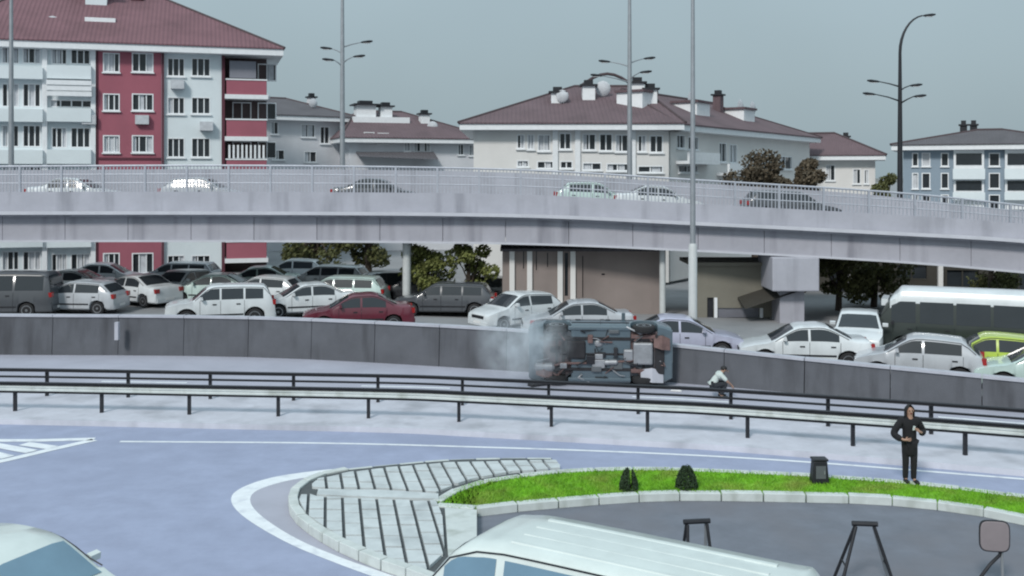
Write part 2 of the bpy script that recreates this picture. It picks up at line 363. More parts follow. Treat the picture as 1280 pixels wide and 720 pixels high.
# ================================================================== OVERPASS
BRP = [(-500, 48, 212, 243, 268, 305), (-150, 47.4, 209, 241, 266, 303.5), (0, 47, 208, 240, 265, 303), (320, 47, 207, 240, 265, 303), (640, 47, 212, 243, 268, 306), (870, 46, 225, 255, 278, 315), (1110, 45, 240, 268, 290, 328), (1280, 44, 257, 280, 300, 342), (1500, 42.8, 283, 304, 322, 364)]
def zz(py, d): return CH - (py - HZ) * d / F
BR = cr([(xat(p[0], p[1]), p[1], zz(p[2], p[1])) for p in BRP], 6)          # rail top
BPT = cr([(xat(p[0], p[1]), p[1], zz(p[3], p[1])) for p in BRP], 6)         # parapet top
BLN = cr([(xat(p[0], p[1]), p[1], zz(p[4], p[1])) for p in BRP], 6)         # slab edge
BBT = cr([(xat(p[0], p[1]), p[1], zz(p[5], p[1])) for p in BRP], 6)         # girder bottom
BW = 6.5
br = thing('overpass', 'long grey concrete overpass with steel railing curving above the queued cars', 'bridge', (0, 47, .6)); bo = Vector((0, 47, .6))
def sweep(name, m, fn, smooth=False, kind=None):
    rings = [[(Vector(q) - bo) for q in fn(i)] for i in range(len(BR))]
    o = MB().loft(rings).build(name, m, br, smooth)
    if kind: o['kind'] = kind
    return o
def rect(p, y0, y1, z0, z1): return [(p.x, p.y + y0, z0), (p.x, p.y + y1, z0), (p.x, p.y + y1, z1), (p.x, p.y + y0, z1)]
sweep('deck', M_BRG, lambda i: rect(BR[i], -.1, BW + .1, BLN[i].z - .22, BLN[i].z + .02))
sweep('deck_edge', M_BRL, lambda i: rect(BR[i], -.30, -.1, BLN[i].z - .12, BLN[i].z + .03))
sweep('carriageway', M_UP, lambda i: rect(BR[i], .2, BW - .2, BLN[i].z + .0205, BLN[i].z + .10))
sweep('parapet', M_BR, lambda i: rect(BR[i], 0, .25, BLN[i].z + .025, BPT[i].z))
sweep('far_barrier', M_BR, lambda i: rect(BR[i], BW - .25, BW, BLN[i].z + .025, BR[i].z - .12))
for y in (.22, BW - .55): sweep('bottom_flange', M_BRL, lambda i, y=y: rect(BR[i], y - .12, y + .5, BBT[i].z, BBT[i].z + .09))
def lerp_i(P, x):
    for i in range(len(P) - 1):
        if P[i].x <= x <= P[i + 1].x:
            t = (x - P[i].x) / (P[i + 1].x - P[i].x); return P[i].lerp(P[i + 1], t)
    return P[0] if x < P[0].x else P[-1]
xg = -38.0
while xg < 28:                                        # girder panels, front and back
    x2 = xg + 2.9
    for y in (.22, BW - .55):
        rings = []
        for x in (xg + .012, x2 - .012):
            a, b = lerp_i(BLN, x), lerp_i(BBT, x)
            rings.append([Vector(q) - bo for q in rect(a, y, y + .4, b.z + .091, a.z - .222)])
        MB().loft(rings).build('girder_panel', M_BRG, br)
    x2 = xg + 2.9
    rings = []
    xg = x2
for y in (.125,):
    for hz, r in ((0, .05), (.33, .028), (.66, .028)):
        MB().tube([Vector((p.x, p.y + y, BPT[i].z + (p.z - BPT[i].z) * (1 - hz))) - bo for i, p in enumerate(BR)], r, 6).build('handrail', M_RAIL, br, True)
mbb = MB(); x = -38.0; k = 0
while x < 27:
    a, b = lerp_i(BR, x), lerp_i(BPT, x)
    if k % 12 == 0:
        for y in (.125,): MB().box(x - .05, x + .05, a.y + y - .05 - bo.y, a.y + y + .05 - bo.y, b.z - bo.z - .01, a.z - bo.z + .02).build('railing_post', M_RAIL, br)
    else: mbb.box(x - .02, x + .02, a.y + .111 - bo.y, a.y + .139 - bo.y, b.z - bo.z, a.z - bo.z - .03)
    x += .16; k += 1
tag(mbb.build('balusters', M_RAIL, br), kind='stuff')
def pier(px0, px1, py1, cap_d=2.4, colw=1.1):
    x0, x1 = xat(px0, 46), xat(px1, 46); xm = (x0 + x1) / 2; b = lerp_i(BBT, xm); d = b.y; zb = zz(py1, d); zg = zup(xm)
    if cap_d:
        o = MB().box(x0, x1, d - .15 - bo.y, d + 2.6 - bo.y, zb - bo.z, b.z - bo.z + .6 * 0 - .004).build('pier_cap', M_BR, br); bevel(o, .06, 2)
        MB().box(xm - colw / 2, xm + colw / 2, d + .5 - bo.y, d + 2.2 - bo.y, zg - .3 - bo.z, zb - bo.z + .02).build('pier_column', M_BRG, br)
    else:
        MB().tube([(xm, d + 1.0 - bo.y, zg - .3 - bo.z), (xm, d + 1.0 - bo.y, b.z - bo.z)], (x1 - x0) / 2, 14).build('pier_column', M_POLEW, br, True)
pier(961, 1019, 364)
pier(497, 508, 360, 0); pier(829, 837, 360, 0)
pier(-260, -200, 364)
# ================================================================== LAMP POSTS
def lamp_post(label, px, d, zb, ztop, heads, m, r0=.14, top=None, group=None):
    x = xat(px, d); t = thing('street_lamp', label, 'street lamp', (x, d, zb), 0, group); L = ztop - zb
    pts = [(0, 0, 0), (0, 0, L * .5), (0, 0, L * .8), (0, 0, L)]; rr = [r0, r0 * .8, r0 * .64, r0 * .5]
    if top:
        for a in range(1, 9):
            an = a / 8 * R(84); q = 1.25; pts.append((top * q * (1 - math.cos(an)), 0, L + q * 1.5 * math.sin(an))); rr.append(r0 * .55 - .006 * a)
    MB().tube(pts, rr, 12).build('pole', m, t, True)
    MB().tube([(0, 0, 0), (0, 0, .06), (0, 0, .061), (0, 0, .45)], [r0 * 2.1, r0 * 2.1, r0 * 1.35, r0 * 1.3], 12).build('base_collar', m, t, True)
    def head(p, s):
        a = Vector((p[0], p[1], p[2])); rings = []
        for f, wy, hz in ((0, .05, .03), (.12, .11, .06), (.45, .14, .075), (.62, .08, .04)):
            c = a + Vector((s * f, 0, .10 * f)); rings.append([c + Vector((0, wy * math.cos(k * math.pi / 4), hz * math.sin(k * math.pi / 4))) for k in range(8)])
        h = MB().loft(rings).build('lamp_head', M_DARK, t, True)
        MB().box(a.x + min(s * .14, s * .5), a.x + max(s * .14, s * .5), a.y - .08, a.y + .08, a.z - .055, a.z - .04).build('lens', M_LAMP, h)
    if top: head((top * 1.15, 0, L + 1.86), 1 if top > 0 else -1)
    for hx, hy, dy in heads:
        p = Vector(((hx - px) / F * d, dy, zz(hy, d) - zb)); s = 1 if p.x > 0 else -1
        MB().tube([(0, 0, p.z - .3), (p.x * .5, dy * .6, p.z - .12), (p.x, dy, p.z)], [.045, .032, .025], 6).build('arm', m, t, True)
        head((p.x, p.y, p.z), s)
    return t
def deckz(px, d): return lerp_i(BLN, xat(px, d)).z + .1
lamp_post('grey lamp post rising in front of the red and white apartment block', 14, 54, deckz(14, 54), 17.5, [], M_POLE, .15)
lamp_post('lamp post with short forked arms above the small grey houses', 428, 54, deckz(428, 54), 17.5, [(414, 60, .3), (419, 76, -.3), (450, 52, .3), (443, 72, -.4)], M_POLE, .15)
lamp_post('lamp post with two pairs of arms against the brown roof', 787, 54, deckz(787, 54), 17.5, [(764, 76, .5), (752, 96, -.5), (806, 72, .5), (798, 92, -.6)], M_POLE, .15)
lamp_post('gooseneck lamp post with bent top beside the blue grey building', 1125, 51.5, deckz(1125, 51.5), 13.2, [(1104, 101, .5), (1090, 119, -.5), (1142, 106, .5), (1135, 122, -.7)], M_DARK, .15, top=1.0)
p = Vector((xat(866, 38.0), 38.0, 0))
t = lamp_post('tall lamp post with lower shaft paled for contrast, rooted behind the dark wall', 866, 38.0, zup(p.x), 15.5, [], M_POLE, .115)
MB().tube([(0, 0, .46), (0, 0, 3.9), (0, 0, 4.0)], [.165, .16, .12], 14).build('pale_tone_sleeve', M_POLEW, t, True)  # added sleeve: its pale colour paints in the halo contrast of the pole
# ================================================================== BUILDINGS
class Bld:
    """a building whose front runs from A to B (picture column, distance); local x along the front, local -y outwards"""
    def __init__(s, label, A, B, zb, name='apartment_building', cat='building', root=None):
        a = Vector((xat(A[0], A[1]), A[1], 0)); b = Vector((xat(B[0], B[1]), B[1], 0)); s.a = a; s.t = (b - a).normalized(); s.L = (b - a).length
        s.zb = zb; rz = math.atan2(s.t.y, s.t.x)
        if root is None: s.root = thing(name, label, cat, (a.x, a.y, zb), rz); s.M = None
        else:
            s.root = root; s.M = root.matrix_basis.inverted() @ (Matrix.Translation((a.x, a.y, zb)) @ Matrix.Rotation(rz, 4, 'Z'))
    def uz(s, px, py):
        k = (px - 640) / F; q = (k * s.a.y - s.a.x) / (s.t.x - k * s.t.y); d = s.a.y + q * s.t.y; return q, zz(py, d) - s.zb
    def rectpx(s, x0, x1, y0, y1):
        u0, z1 = s.uz(x0, y0); u1, z0 = s.uz(x1, y1); return u0, u1, z0, z1
    def put(s, mb, name, m, parent=None, smooth=False):
        if s.M is not None: mb.v = [tuple(s.M @ Vector(p)) for p in mb.v]
        return mb.build(name, m, parent or s.root, smooth)
    def box(s, name, m, u0, u1, y0, y1, z0, z1, parent=None): return s.put(MB().box(u0, u1, y0, y1, z0, z1), name, m, parent)
    def wall(s, u0, u1, z0, z1, y, holes, m, name='wall', th=.25):
        us = sorted({u0, u1} | {max(u0, min(u1, v)) for h in holes for v in h[:2]}); zs = sorted({z0, z1} | {max(z0, min(z1, v)) for h in holes for v in h[2:4]})
        mb = MB()
        for i in range(len(us) - 1):
            for j in range(len(zs) - 1):
                cu, cz = (us[i] + us[i + 1]) / 2, (zs[j] + zs[j + 1]) / 2
                if any(h[0] < cu < h[1] and h[2] < cz < h[3] for h in holes): continue
                mb.quad((us[i], y, zs[j]), (us[i + 1], y, zs[j]), (us[i + 1], y, zs[j + 1]), (us[i], y, zs[j + 1]))
        for a in (u0, u1): mb.quad((a, y, z0), (a, y + th, z0), (a, y + th, z1), (a, y, z1))
        mb.quad((u0, y, z1), (u1, y, z1), (u1, y + th, z1), (u0, y + th, z1))
        return s.put(mb, name, m)
    def window(s, h, y, bars=1, curtain=0, sill=True, frame=None):
        u0, u1, z0, z1 = h; f = .07; mb = MB(); fm = frame or M_FRAME
        mb.box(u0, u0 + f, y - .015, y + .2, z0, z1); mb.box(u1 - f, u1, y - .015, y + .2, z0, z1)
        mb.box(u0 + f, u1 - f, y - .014, y + .2, z0, z0 + f); mb.box(u0 + f, u1 - f, y - .014, y + .2, z1 - f, z1)
        for k in range(bars):
            c = u0 + (u1 - u0) * (k + 1) / (bars + 1); mb.box(c - .035, c + .035, y + .05, y + .2, z0 + f, z1 - f)
        wi = s.put(mb, 'window', fm)
        s.put(MB().box(u0 + f, u1 - f, y + .13, y + .15, z0 + f, z1 - f), 'pane', M_GLASS, wi)
        n = bars + 1
        for k in range(n):
            if random.random() < curtain:
                a = u0 + (u1 - u0) * (k + .12) / n; b = u0 + (u1 - u0) * (k + random.uniform(.6, .9)) / n
                s.put(MB().box(a, b, y + .115, y + .128, z0 + f + .01, z1 - f - .01), 'curtain', M_CURT, wi)
        if sill: s.put(MB().box(u0 - .06, u1 + .06, y - .12, y - .016, z0 - .08, z0 - .003), 'sill', fm, wi)
        return wi
    def hip(s, u0, u1, y0, y1, z, rise, ru0, ru1, m, over=.7, fasc=.35, fm=None, ry=None):
        u0 -= over; u1 += over; y0 -= over; y1 += over; ym = (y0 + y1) / 2 if ry is None else ry
        s.put(MB().box(u0, u1, y0, y1, z, z + fasc), 'eaves', fm or M_FRAME)
        zt = z + fasc + .003; o = .08
        a, b, c, d = (u0 - o, y0 - o, zt), (u1 + o, y0 - o, zt), (u1 + o, y1 + o, zt), (u0 - o, y1 + o, zt); e, f = (ru0, ym, z + fasc + rise), (ru1, ym, z + fasc + rise)
        mb = MB(); lo = [(q[0], q[1], zt + .08) for q in (a, b, c, d)]
        mb.quad(a, b, lo[1], lo[0]); mb.quad(b, c, lo[2], lo[1]); mb.quad(c, d, lo[3], lo[2]); mb.quad(d, a, lo[0], lo[3]); mb.quad(a, d, c, b)
        a, b, c, d = lo
        mb.quad(a, b, f, e); mb.quad(c, d, e, f); mb.poly([b, c, f]); mb.poly([d, a, e])
        rf = s.put(mb, 'roof', m)
        s.put(MB().tube([e, f], .12, 6), 'ridge_tiles', M_TRIM, rf)
        for p, q in ((a, e), (b, f)): s.put(MB().tube([p, q], .09, 6), 'hip_tiles', M_TRIM, rf)
        return rf
    def chimney(s, u, y, z, h, w=.5, m=None, parent=None, cowl=True):
        mb = MB().box(u - w / 2, u + w / 2, y - w / 2, y + w / 2, z, z + h); c = s.put(mb, 'chimney', m or M_FRAME, parent)
        if cowl: s.put(MB().box(u - w * .7, u + w * .7, y - w * .7, y + w * .7, z + h + .002, z + h + .12).box(u - w * .35, u + w * .35, y - w * .35, y + w * .35, z + h + .12, z + h + .4), 'chimney_cap', M_DARK, parent)
    def dish(s, u, y, z, parent=None, r=.4):
        mb = MB(); rings = []
        for q in (.02, .35, .7, 1):
            rings.append([(u + q * r * math.cos(k * math.pi / 6) + .25 * r * (1 - q * q), y - .35 * r + .3 * r * q * q, z + .7 + q * r * math.sin(k * math.pi / 6)) for k in range(12)])
        mb.loft(rings, cap=False); s.put(mb, 'satellite_dish', M_CURT, parent)
        s.put(MB().tube([(u, y, z), (u, y, z + .7)], .03, 6), 'dish_mast', M_DARK, parent)
def roofmat(name, c, pitch):
    m = mat(name, c, .85, .12, .6, spots=(tuple(v * .7 for v in c), .5, .5, .8)); t = m.node_tree
    wv = t.nodes.new('ShaderNodeTexWave'); wv.bands_direction = 'X'; wv.inputs['Scale'].default_value = pitch
    co = [n for n in t.nodes if n.type == 'TEX_COORD'][0]; t.links.new(co.outputs['Object'], wv.inputs['Vector'])
    bp = t.nodes.new('ShaderNodeBump'); bp.inputs['Distance'].default_value = .05; bp.inputs['Strength'].default_value = .6
    t.links.new(wv.outputs[1], bp.inputs['Height']); t.links.new(bp.outputs[0], t.nodes['Principled BSDF'].inputs['Normal']); return m
M_RMAR = roofmat('roof_maroon', (.165, .085, .10), 1.2)
M_RBRN = roofmat('roof_brown', (.125, .085, .095), 1.2)
M_RGRY = roofmat('roof_grey', (.10, .095, .105), 1.2)
M_TRIM = mat('roof_ridge', (.07, .05, .055), .85, .15, 3)
M_WBLU = mat('render_bluewhite', (.66, .72, .745), .9, .05, .5, spots=((.56, .62, .65), .3, .55, .8))
M_WRED = mat('render_red', (.33, .105, .14), .9, .07, .5, spots=((.27, .09, .12), .35, .5, .8))
M_WDRED = mat('band_dark_red', (.10, .03, .045), .9, .1, 1)
M_WCRM = mat('render_cream', (.68, .67, .655), .9, .05, .5, spots=((.58, .57, .56), .3, .55, .8))
M_WGRY = mat('render_grey', (.60, .61, .64), .9, .06, .5, spots=((.48, .49, .52), .3, .5, .8))
M_WBG = mat('render_steelblue', (.24, .30, .36), .9, .06, .5)
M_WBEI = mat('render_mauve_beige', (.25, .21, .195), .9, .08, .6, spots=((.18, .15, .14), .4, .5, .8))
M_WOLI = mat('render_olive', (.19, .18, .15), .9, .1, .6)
M_SHUT = mat('shutter_grey', (.20, .205, .24), .7, .08, 1)
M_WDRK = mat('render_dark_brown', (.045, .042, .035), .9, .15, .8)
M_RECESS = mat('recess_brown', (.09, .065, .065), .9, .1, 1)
# --- red and white apartment block on the left
b = Bld('red and white apartment block with maroon hip roof behind the overpass', (-75, 60.5), (338, 66), .7)
ue, ze = b.uz(335, 71); zt = ze; ZB = 0
holesW, holesR, holesL = [], [], []
rowsR = [(66, 91), (117, 139), (169, 191), (221, 243), (273, 295), (316, 341)]
for y0, y1 in rowsR:
    for x0, x1 in ((129, 150), (165, 192)): holesR.append(b.rectpx(x0, x1, y0, y1))
for y0, y1 in [(72, 96), (121, 143), (172, 197), (223, 247), (274, 297), (319, 343)]:
    for x0, x1 in ((209, 231), (239, 263)): holesW.append(b.rectpx(x0, x1, y0, y1))
for y0, y1 in [(53, 80), (104, 134), (156, 184), (208, 236), (260, 288), (314, 338)]:
    for x0, x1 in ((-66, -44), (-36, -10), (2, 24), (28, 51)): holesL.append(b.rectpx(x0, x1, y0, y1))
    if y0 != 104: holesL.append(b.rectpx(64, 84, y0 + 3, y1 + 1)); holesL.append(b.rectpx(88, 113, y0 + 3, y1 + 1))
    else: holesL.append(b.rectpx(62, 116, 124, 135))
u = lambda px: b.uz(px, 150)[0]
b.wall(0, u(120), ZB, zt, 0, holesL, M_WBLU); b.wall(u(204), u(277), ZB, zt, 0, holesW, M_WBLU)
b.wall(u(123), u(202), ZB, zt, -.18, holesR, M_WRED, 'red_wall', .2)
b.box('dark_pilaster', M_WDRED, u(119.5), u(122.6), -.24, .1, ZB, zt); b.box('dark_pilaster', M_WDRED, u(202.4), u(205), -.24, .1, ZB, zt)
for y in (98, 149, 200): h = b.rectpx(123, 202, y, y + 2.0)
b.box('string_course', M_WDRED, u(123), u(202), -.22, -.185, b.uz(160, 200)[1], b.uz(160, 197)[1])
for px in (56.5, 117): b.box('white_pilaster', M_FRAME, u(px) - .14, u(px) + .14, -.3, -.003, ZB, zt)
for h in holesW: b.window(h, 0, 2, .35)
for h in holesR: b.window(h, -.18, 2, .35)
for h in holesL: b.window(h, 0, 2 if h[1] - h[0] < 2 else 3, .5, sill=False)
for y in (82, 135, 187, 238, 290):                    # parapet boards of the glazed balconies
    for x0, x1 in ((-70, 55), (60, 115)):
        h = b.rectpx(x0, x1, y, y + 18); b.box('balcony_parapet', M_WBLU, h[0], h[1], -.55, -.004, h[2], h[3])
h = b.rectpx(60, 116, 101, 122)
for k in range(3): b.box('awning_board', M_FRAME, h[0], h[1], -.7 - .05 * k, -.57, h[2] + .02 + k * .33, h[2] + .3 + k * .33)
# recessed balcony bay on the right of the block
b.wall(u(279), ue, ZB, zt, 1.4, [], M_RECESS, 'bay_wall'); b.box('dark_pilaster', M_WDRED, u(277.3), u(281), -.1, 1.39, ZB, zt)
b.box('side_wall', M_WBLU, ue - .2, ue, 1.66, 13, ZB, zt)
for y0, y1, m in ((100, 119, M_WRED), (150, 171, M_WRED), (200, 219, M_WRED), (250, 270, M_WRED), (303, 322, M_WRED)):
    h = b.rectpx(283, 333, y0, y1); b.box('balcony_parapet', m, h[0], h[1], -.12, .04, h[2], h[3])
    b.box('balcony_slab', M_FRAME, h[0] - .1, h[1] + .1, -.2, 1.39, h[2] - .28, h[2] - .004); b.box('balcony_rail', M_FRAME, h[0] - .05, h[1] + .05, -.16, .08, h[3] + .003, h[3] + .09)
    for a in (0, 1): b.window((h[0] + .4 + a * 1.6, h[0] + 1.6 + a * 1.6, h[3] + .12, h[3] + 1.25), 1.3, 1, .3, False)
h = b.rectpx(287, 320, 76, 98); b.box('glazed_bay', M_SHUT, h[0], h[1], -.05, .5, h[2], h[3])
h = b.rectpx(284, 332, 176, 198)
for k in range(9): q = h[0] + (h[1] - h[0]) * (k + .5) / 9; b.box('baluster', M_FRAME, q - .06, q + .06, -.1, -.02, h[2], h[2] + .85)
rf = b.hip(0, ue, 0, 13, zt, 4.6, 4.5, u(150) + 1.0, M_RMAR, .9, .4)
b.chimney(u(112), 4.6, zt + 2.0, 2.6, 1.3, M_WBLU, rf, False); b.box('dormer_cap', M_RMAR, u(112) - 1.0, u(112) + 1.0, 3.6, 5.6, zt + 4.7, zt + 4.95, rf)
b.box('dormer', M_FRAME, u(122) - .9, u(122) + .9, 1.6, 3.4, zt + 1.4, zt + 2.3, rf); b.dish(u(60), 2, zt + 1.2, rf, .45)
for px, py in ((178, 150), (112, 150), (258, 158), (222, 106)):
    q = b.uz(px, py); b.box('air_conditioner', M_CURT, q[0] - .4, q[0] + .4, -.5, -.185 if 123 < px < 202 else -.003, q[1] - .28, q[1] + .28)
b.chimney(u(165), 5.2, zt + 2.8, 1.3, .6, M_WRED, rf)
# --- two small grey houses
def house(label, A, B, zb, eave_px, roof_rise, mw, mr, wins, ridge, depth=11, bars=1, fasc=.35, extras=None):
    b = Bld(label, A, B, zb, 'house' if False else 'apartment_building'); L, zt = b.uz(B[0], eave_px)
    hs = [b.rectpx(*q) for q in wins]; b.wall(0, L, 0, zt, 0, hs, mw)
    for h in hs: b.window(h, 0, bars, .4)
    b.box('side_wall', mw, L - .25, L - .003, .26, depth, 0, zt - .003); b.box('side_wall', mw, .003, .25, .26, depth, 0, zt - .003)
    b.rf = b.hip(0, L, 0, depth, zt, roof_rise, ridge[0] * L, ridge[1] * L, mr, .8, fasc); b.zt = zt; b.L2 = L
    return b
b = house('small grey house with dark roof right of the red apartment block', (333, 84), (432, 88), .7, 153, 1.9, M_WGRY, M_RGRY, [(338, 348, 152, 168), (376, 394, 155, 172), (400, 412, 158, 180), (340, 356, 187, 200), (380, 396, 189, 203)], (.12, .55))
b.chimney(b.L2 * .8, 4, b.zt + .9, 1.4, .6, M_WGRY, b.rf); b.dish(b.L2 * .15, 3, b.zt + 1.4, b.rf); b.dish(b.L2 * .7, 2, b.zt + 1, b.rf)
b = house('long grey house with white chimneys and dark gables beside the cream block', (436, 84), (604, 88), .7, 180, 2.6, M_WGRY, M_RBRN, [(455, 468, 165, 178), (472, 486, 166, 180), (505, 513, 172, 189), (517, 526, 173, 190), (530, 538, 174, 190), (572, 580, 180, 194), (586, 594, 181, 195)], (.15, .5))
b.chimney(b.L2 * .18, 3.6, b.zt + 1.8, 1.5, 1.6, M_FRAME, b.rf); b.chimney(b.L2 * .33, 3.4, b.zt + 1.9, 1.3, 1.0, M_FRAME, b.rf); b.box('roof_terrace', M_FRAME, b.L2 * .08, b.L2 * .5, 2.6, 3.4, b.zt + 1.2, b.zt + 2.3, b.rf)
b.chimney(b.L2 * .62, 3.0, b.zt + 1.0, 1.6, .8, M_FRAME, b.rf); b.dish(b.L2 * .66, 2.0, b.zt + .8, b.rf, .5)
L2 = b.L2; pm = MB().loft([[(L2 * .05, -1.6, b.uz(450, 196)[1]), (L2 * .05, -.1, b.uz(450, 192)[1]), (L2 * .05, -.1, b.uz(450, 190)[1])], [(L2 * .62, -1.6, b.uz(560, 200)[1]), (L2 * .62, -.1, b.uz(560, 192)[1]), (L2 * .62, -.1, b.uz(560, 190)[1])]])
b.put(pm, 'canopy', M_RGRY)
# --- cream apartment block with brown roof (two wings)
W1 = [(646, 656, 168, 186), (659, 668, 168, 187), (672, 688, 168, 189), (699, 714, 166, 187), (728, 745, 167, 188), (749, 766, 167, 189), (769, 786, 168, 190), (797, 808, 169, 190), (812, 829, 169, 191),
      (646, 661, 200, 209), (671, 692, 201, 211), (700, 716, 201, 211), (728, 752, 203, 213), (758, 786, 204, 214), (797, 829, 207, 216)]
b = house('cream apartment block with wide brown hip roof behind the overpass', (592, 61.5), (836, 61.5), .6, 163, 2.9, M_WCRM, M_RBRN, W1, (.55, .92), 14, 1)
root = b.root
for px in (694, 722, 791): uu = b.uz(px, 180)[0]; b.box('pilaster', M_FRAME, uu - .16, uu + .16, -.14, -.003, 0, b.zt)
for px, yy, zz_, hh in ((700, 3.5, 1.0, 1.5), (742, 4.2, 1.3, 1.7), (805, 3.4, 1.2, 1.9), (822, 3.4, 1.2, 1.5)): b.chimney(b.uz(px, 150)[0], yy, b.zt + zz_, hh, .8, M_FRAME, b.rf)
b.dish(b.uz(706, 150)[0], 3.0, b.zt + 1.6, b.rf); b.dish(b.uz(762, 150)[0], 4.5, b.zt + 2.2, b.rf, .5)
arc = [(b.L2 * .58 + b.L2 * .32 * k / 8, 7, b.zt + 3.2 + .9 * math.sin(math.pi * k / 8)) for k in range(9)]
b.put(MB().tube(arc, .1, 6), 'roof_arch', M_TRIM, b.rf)
c = Bld('', (838, 62.0), (1012, 84), .6, root=root); L, _ = c.uz(1012, 150); zt = b.zt
hs = [c.rectpx(*q) for q in [(846, 856, 168, 186), (860, 873, 170, 188), (848, 872, 206, 216), (899, 908, 178, 203), (912, 921, 180, 204), (944, 958, 190, 208), (975, 990, 195, 212)]]
c.wall(0, L, 0, zt, 0, hs, M_WCRM)
for h in hs: c.window(h, 0, 1, .4)
for px0, px1, y0, y1 in ((845, 884, 190, 202), (896, 926, 205, 216)): h = c.rectpx(px0, px1, y0, y1); c.box('balcony_parapet', M_FRAME, h[0], h[1], -.9, -.75, h[2], h[3]); c.box('balcony_slab', M_FRAME, h[0], h[1], -.9, -.003, h[2] - .2, h[2] - .004)
c.rf = c.hip(0, L, 0, 10, zt, 2.6, L * .12, L * .62, M_RBRN, .7, .35)
for f, yy, zh, ww in ((.3, 2.2, .9, 1.1), (.62, 2.2, .9, 1.1), (.05, 3, 1.2, .9)):
    c.box('dormer', M_FRAME, f * L - ww, f * L + ww, yy - .9, yy + .9, zt + zh, zt + zh + 1.3, c.rf); c.box('dormer_roof', M_RBRN, f * L - ww - .15, f * L + ww + .15, yy - 1.05, yy + 1.0, zt + zh + 1.303, zt + zh + 1.45, c.rf)
for f in (.4, .75, .85): c.dish(f * L, 3.4, zt + 2.0, c.rf, .6)
c.chimney(L * .55, 3, zt + 1.6, 1.6, .6, M_RBRN, c.rf)
# --- low house beyond, at the end of the cream block
b = house('cream low house with dark overhanging roof past the end of the cream block', (1000, 86), (1094, 84), .5, 200, 2.0, M_WCRM, M_RBRN, [(1010, 1018, 206, 224), (1032, 1044, 206, 226), (1066, 1076, 211, 230), (1080, 1086, 212, 230)], (.05, .45), 5)
b.chimney(b.L2 * .6, 3, b.zt + .6, 1.4, .6, M_RGRY, b.rf)
# --- blue grey block on the far right
WW = []
for x0, x1 in ((1140, 1148), (1152, 1163), (1176, 1186), (1236, 1250), (1266, 1278)):
    for y0, y1 in ((191, 208), (216, 236), (243, 262)): WW.append((x0, x1, y0, y1))
b = house('steel blue apartment block with white balconies and flat dark roof', (1129, 77), (1345, 72.5), .4, 186, 1.2, M_WBG, M_RGRY, WW, (.45, .6), 5, 0)
for px0, px1 in ((1192, 1230), (1256, 1296)):
    h = b.rectpx(px0, px1, 190, 262); b.box('white_bay', M_FRAME, h[0], h[1], -.35, -.003, h[2], b.zt - .01)
    for y0, y1 in ((192, 206), (226, 238)): q = b.rectpx(px0 + 3, px1 - 3, y0, y1); b.box('bay_window', M_GLASS, q[0], q[1], -.4, -.352, q[2], q[3])
    for y0, y1 in ((211, 224), (240, 250)): q = b.rectpx(px0 - 1, px1 + 1, y0, y1); b.box('balcony_parapet', M_WBLU, q[0], q[1], -.8, -.66, q[2], q[3])
for px in (1205, 1218): b.chimney(b.uz(px, 180)[0], 3, b.zt + .4, 1.5, .5, M_DARK, b.rf)
# --- mauve beige annex, kiosk and dark shop row under the overpass
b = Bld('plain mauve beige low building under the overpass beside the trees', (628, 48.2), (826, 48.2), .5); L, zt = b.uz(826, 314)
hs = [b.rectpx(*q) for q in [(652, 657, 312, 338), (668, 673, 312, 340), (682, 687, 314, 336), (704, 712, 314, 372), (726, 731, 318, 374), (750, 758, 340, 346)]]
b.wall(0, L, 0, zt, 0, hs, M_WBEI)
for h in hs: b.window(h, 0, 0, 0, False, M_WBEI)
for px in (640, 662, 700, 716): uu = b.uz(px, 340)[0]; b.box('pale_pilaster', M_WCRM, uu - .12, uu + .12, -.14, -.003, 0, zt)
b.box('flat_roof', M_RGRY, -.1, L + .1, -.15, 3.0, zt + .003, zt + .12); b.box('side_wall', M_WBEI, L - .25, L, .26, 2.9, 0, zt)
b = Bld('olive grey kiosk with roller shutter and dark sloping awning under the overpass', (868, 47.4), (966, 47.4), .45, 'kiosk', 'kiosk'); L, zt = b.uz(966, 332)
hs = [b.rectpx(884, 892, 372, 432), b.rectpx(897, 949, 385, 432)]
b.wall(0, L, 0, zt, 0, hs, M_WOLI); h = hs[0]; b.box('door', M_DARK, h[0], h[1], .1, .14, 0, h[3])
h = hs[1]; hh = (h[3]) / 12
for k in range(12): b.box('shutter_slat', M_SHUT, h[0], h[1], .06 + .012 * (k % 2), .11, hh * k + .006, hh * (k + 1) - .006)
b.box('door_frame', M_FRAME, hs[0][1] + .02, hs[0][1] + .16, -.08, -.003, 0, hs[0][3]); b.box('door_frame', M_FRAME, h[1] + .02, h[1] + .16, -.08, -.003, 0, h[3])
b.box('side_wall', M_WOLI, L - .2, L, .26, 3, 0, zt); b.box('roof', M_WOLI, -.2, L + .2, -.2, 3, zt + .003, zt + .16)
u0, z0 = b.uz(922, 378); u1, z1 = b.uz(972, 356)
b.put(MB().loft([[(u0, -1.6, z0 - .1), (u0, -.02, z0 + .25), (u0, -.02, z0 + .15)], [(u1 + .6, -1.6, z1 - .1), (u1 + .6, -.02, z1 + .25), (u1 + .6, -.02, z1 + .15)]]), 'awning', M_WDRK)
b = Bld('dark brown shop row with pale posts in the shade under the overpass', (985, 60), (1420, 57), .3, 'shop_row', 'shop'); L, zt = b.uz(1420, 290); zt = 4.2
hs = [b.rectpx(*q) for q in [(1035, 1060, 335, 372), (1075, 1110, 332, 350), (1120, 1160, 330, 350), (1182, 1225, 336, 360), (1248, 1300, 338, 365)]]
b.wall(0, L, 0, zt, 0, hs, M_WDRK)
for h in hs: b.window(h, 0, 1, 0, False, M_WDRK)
for px in (1058, 1171, 1236): uu = b.uz(px, 340)[0]; b.box('post', M_WCRM, uu - .13, uu + .13, -.9, -.64, 0, zt - .2)
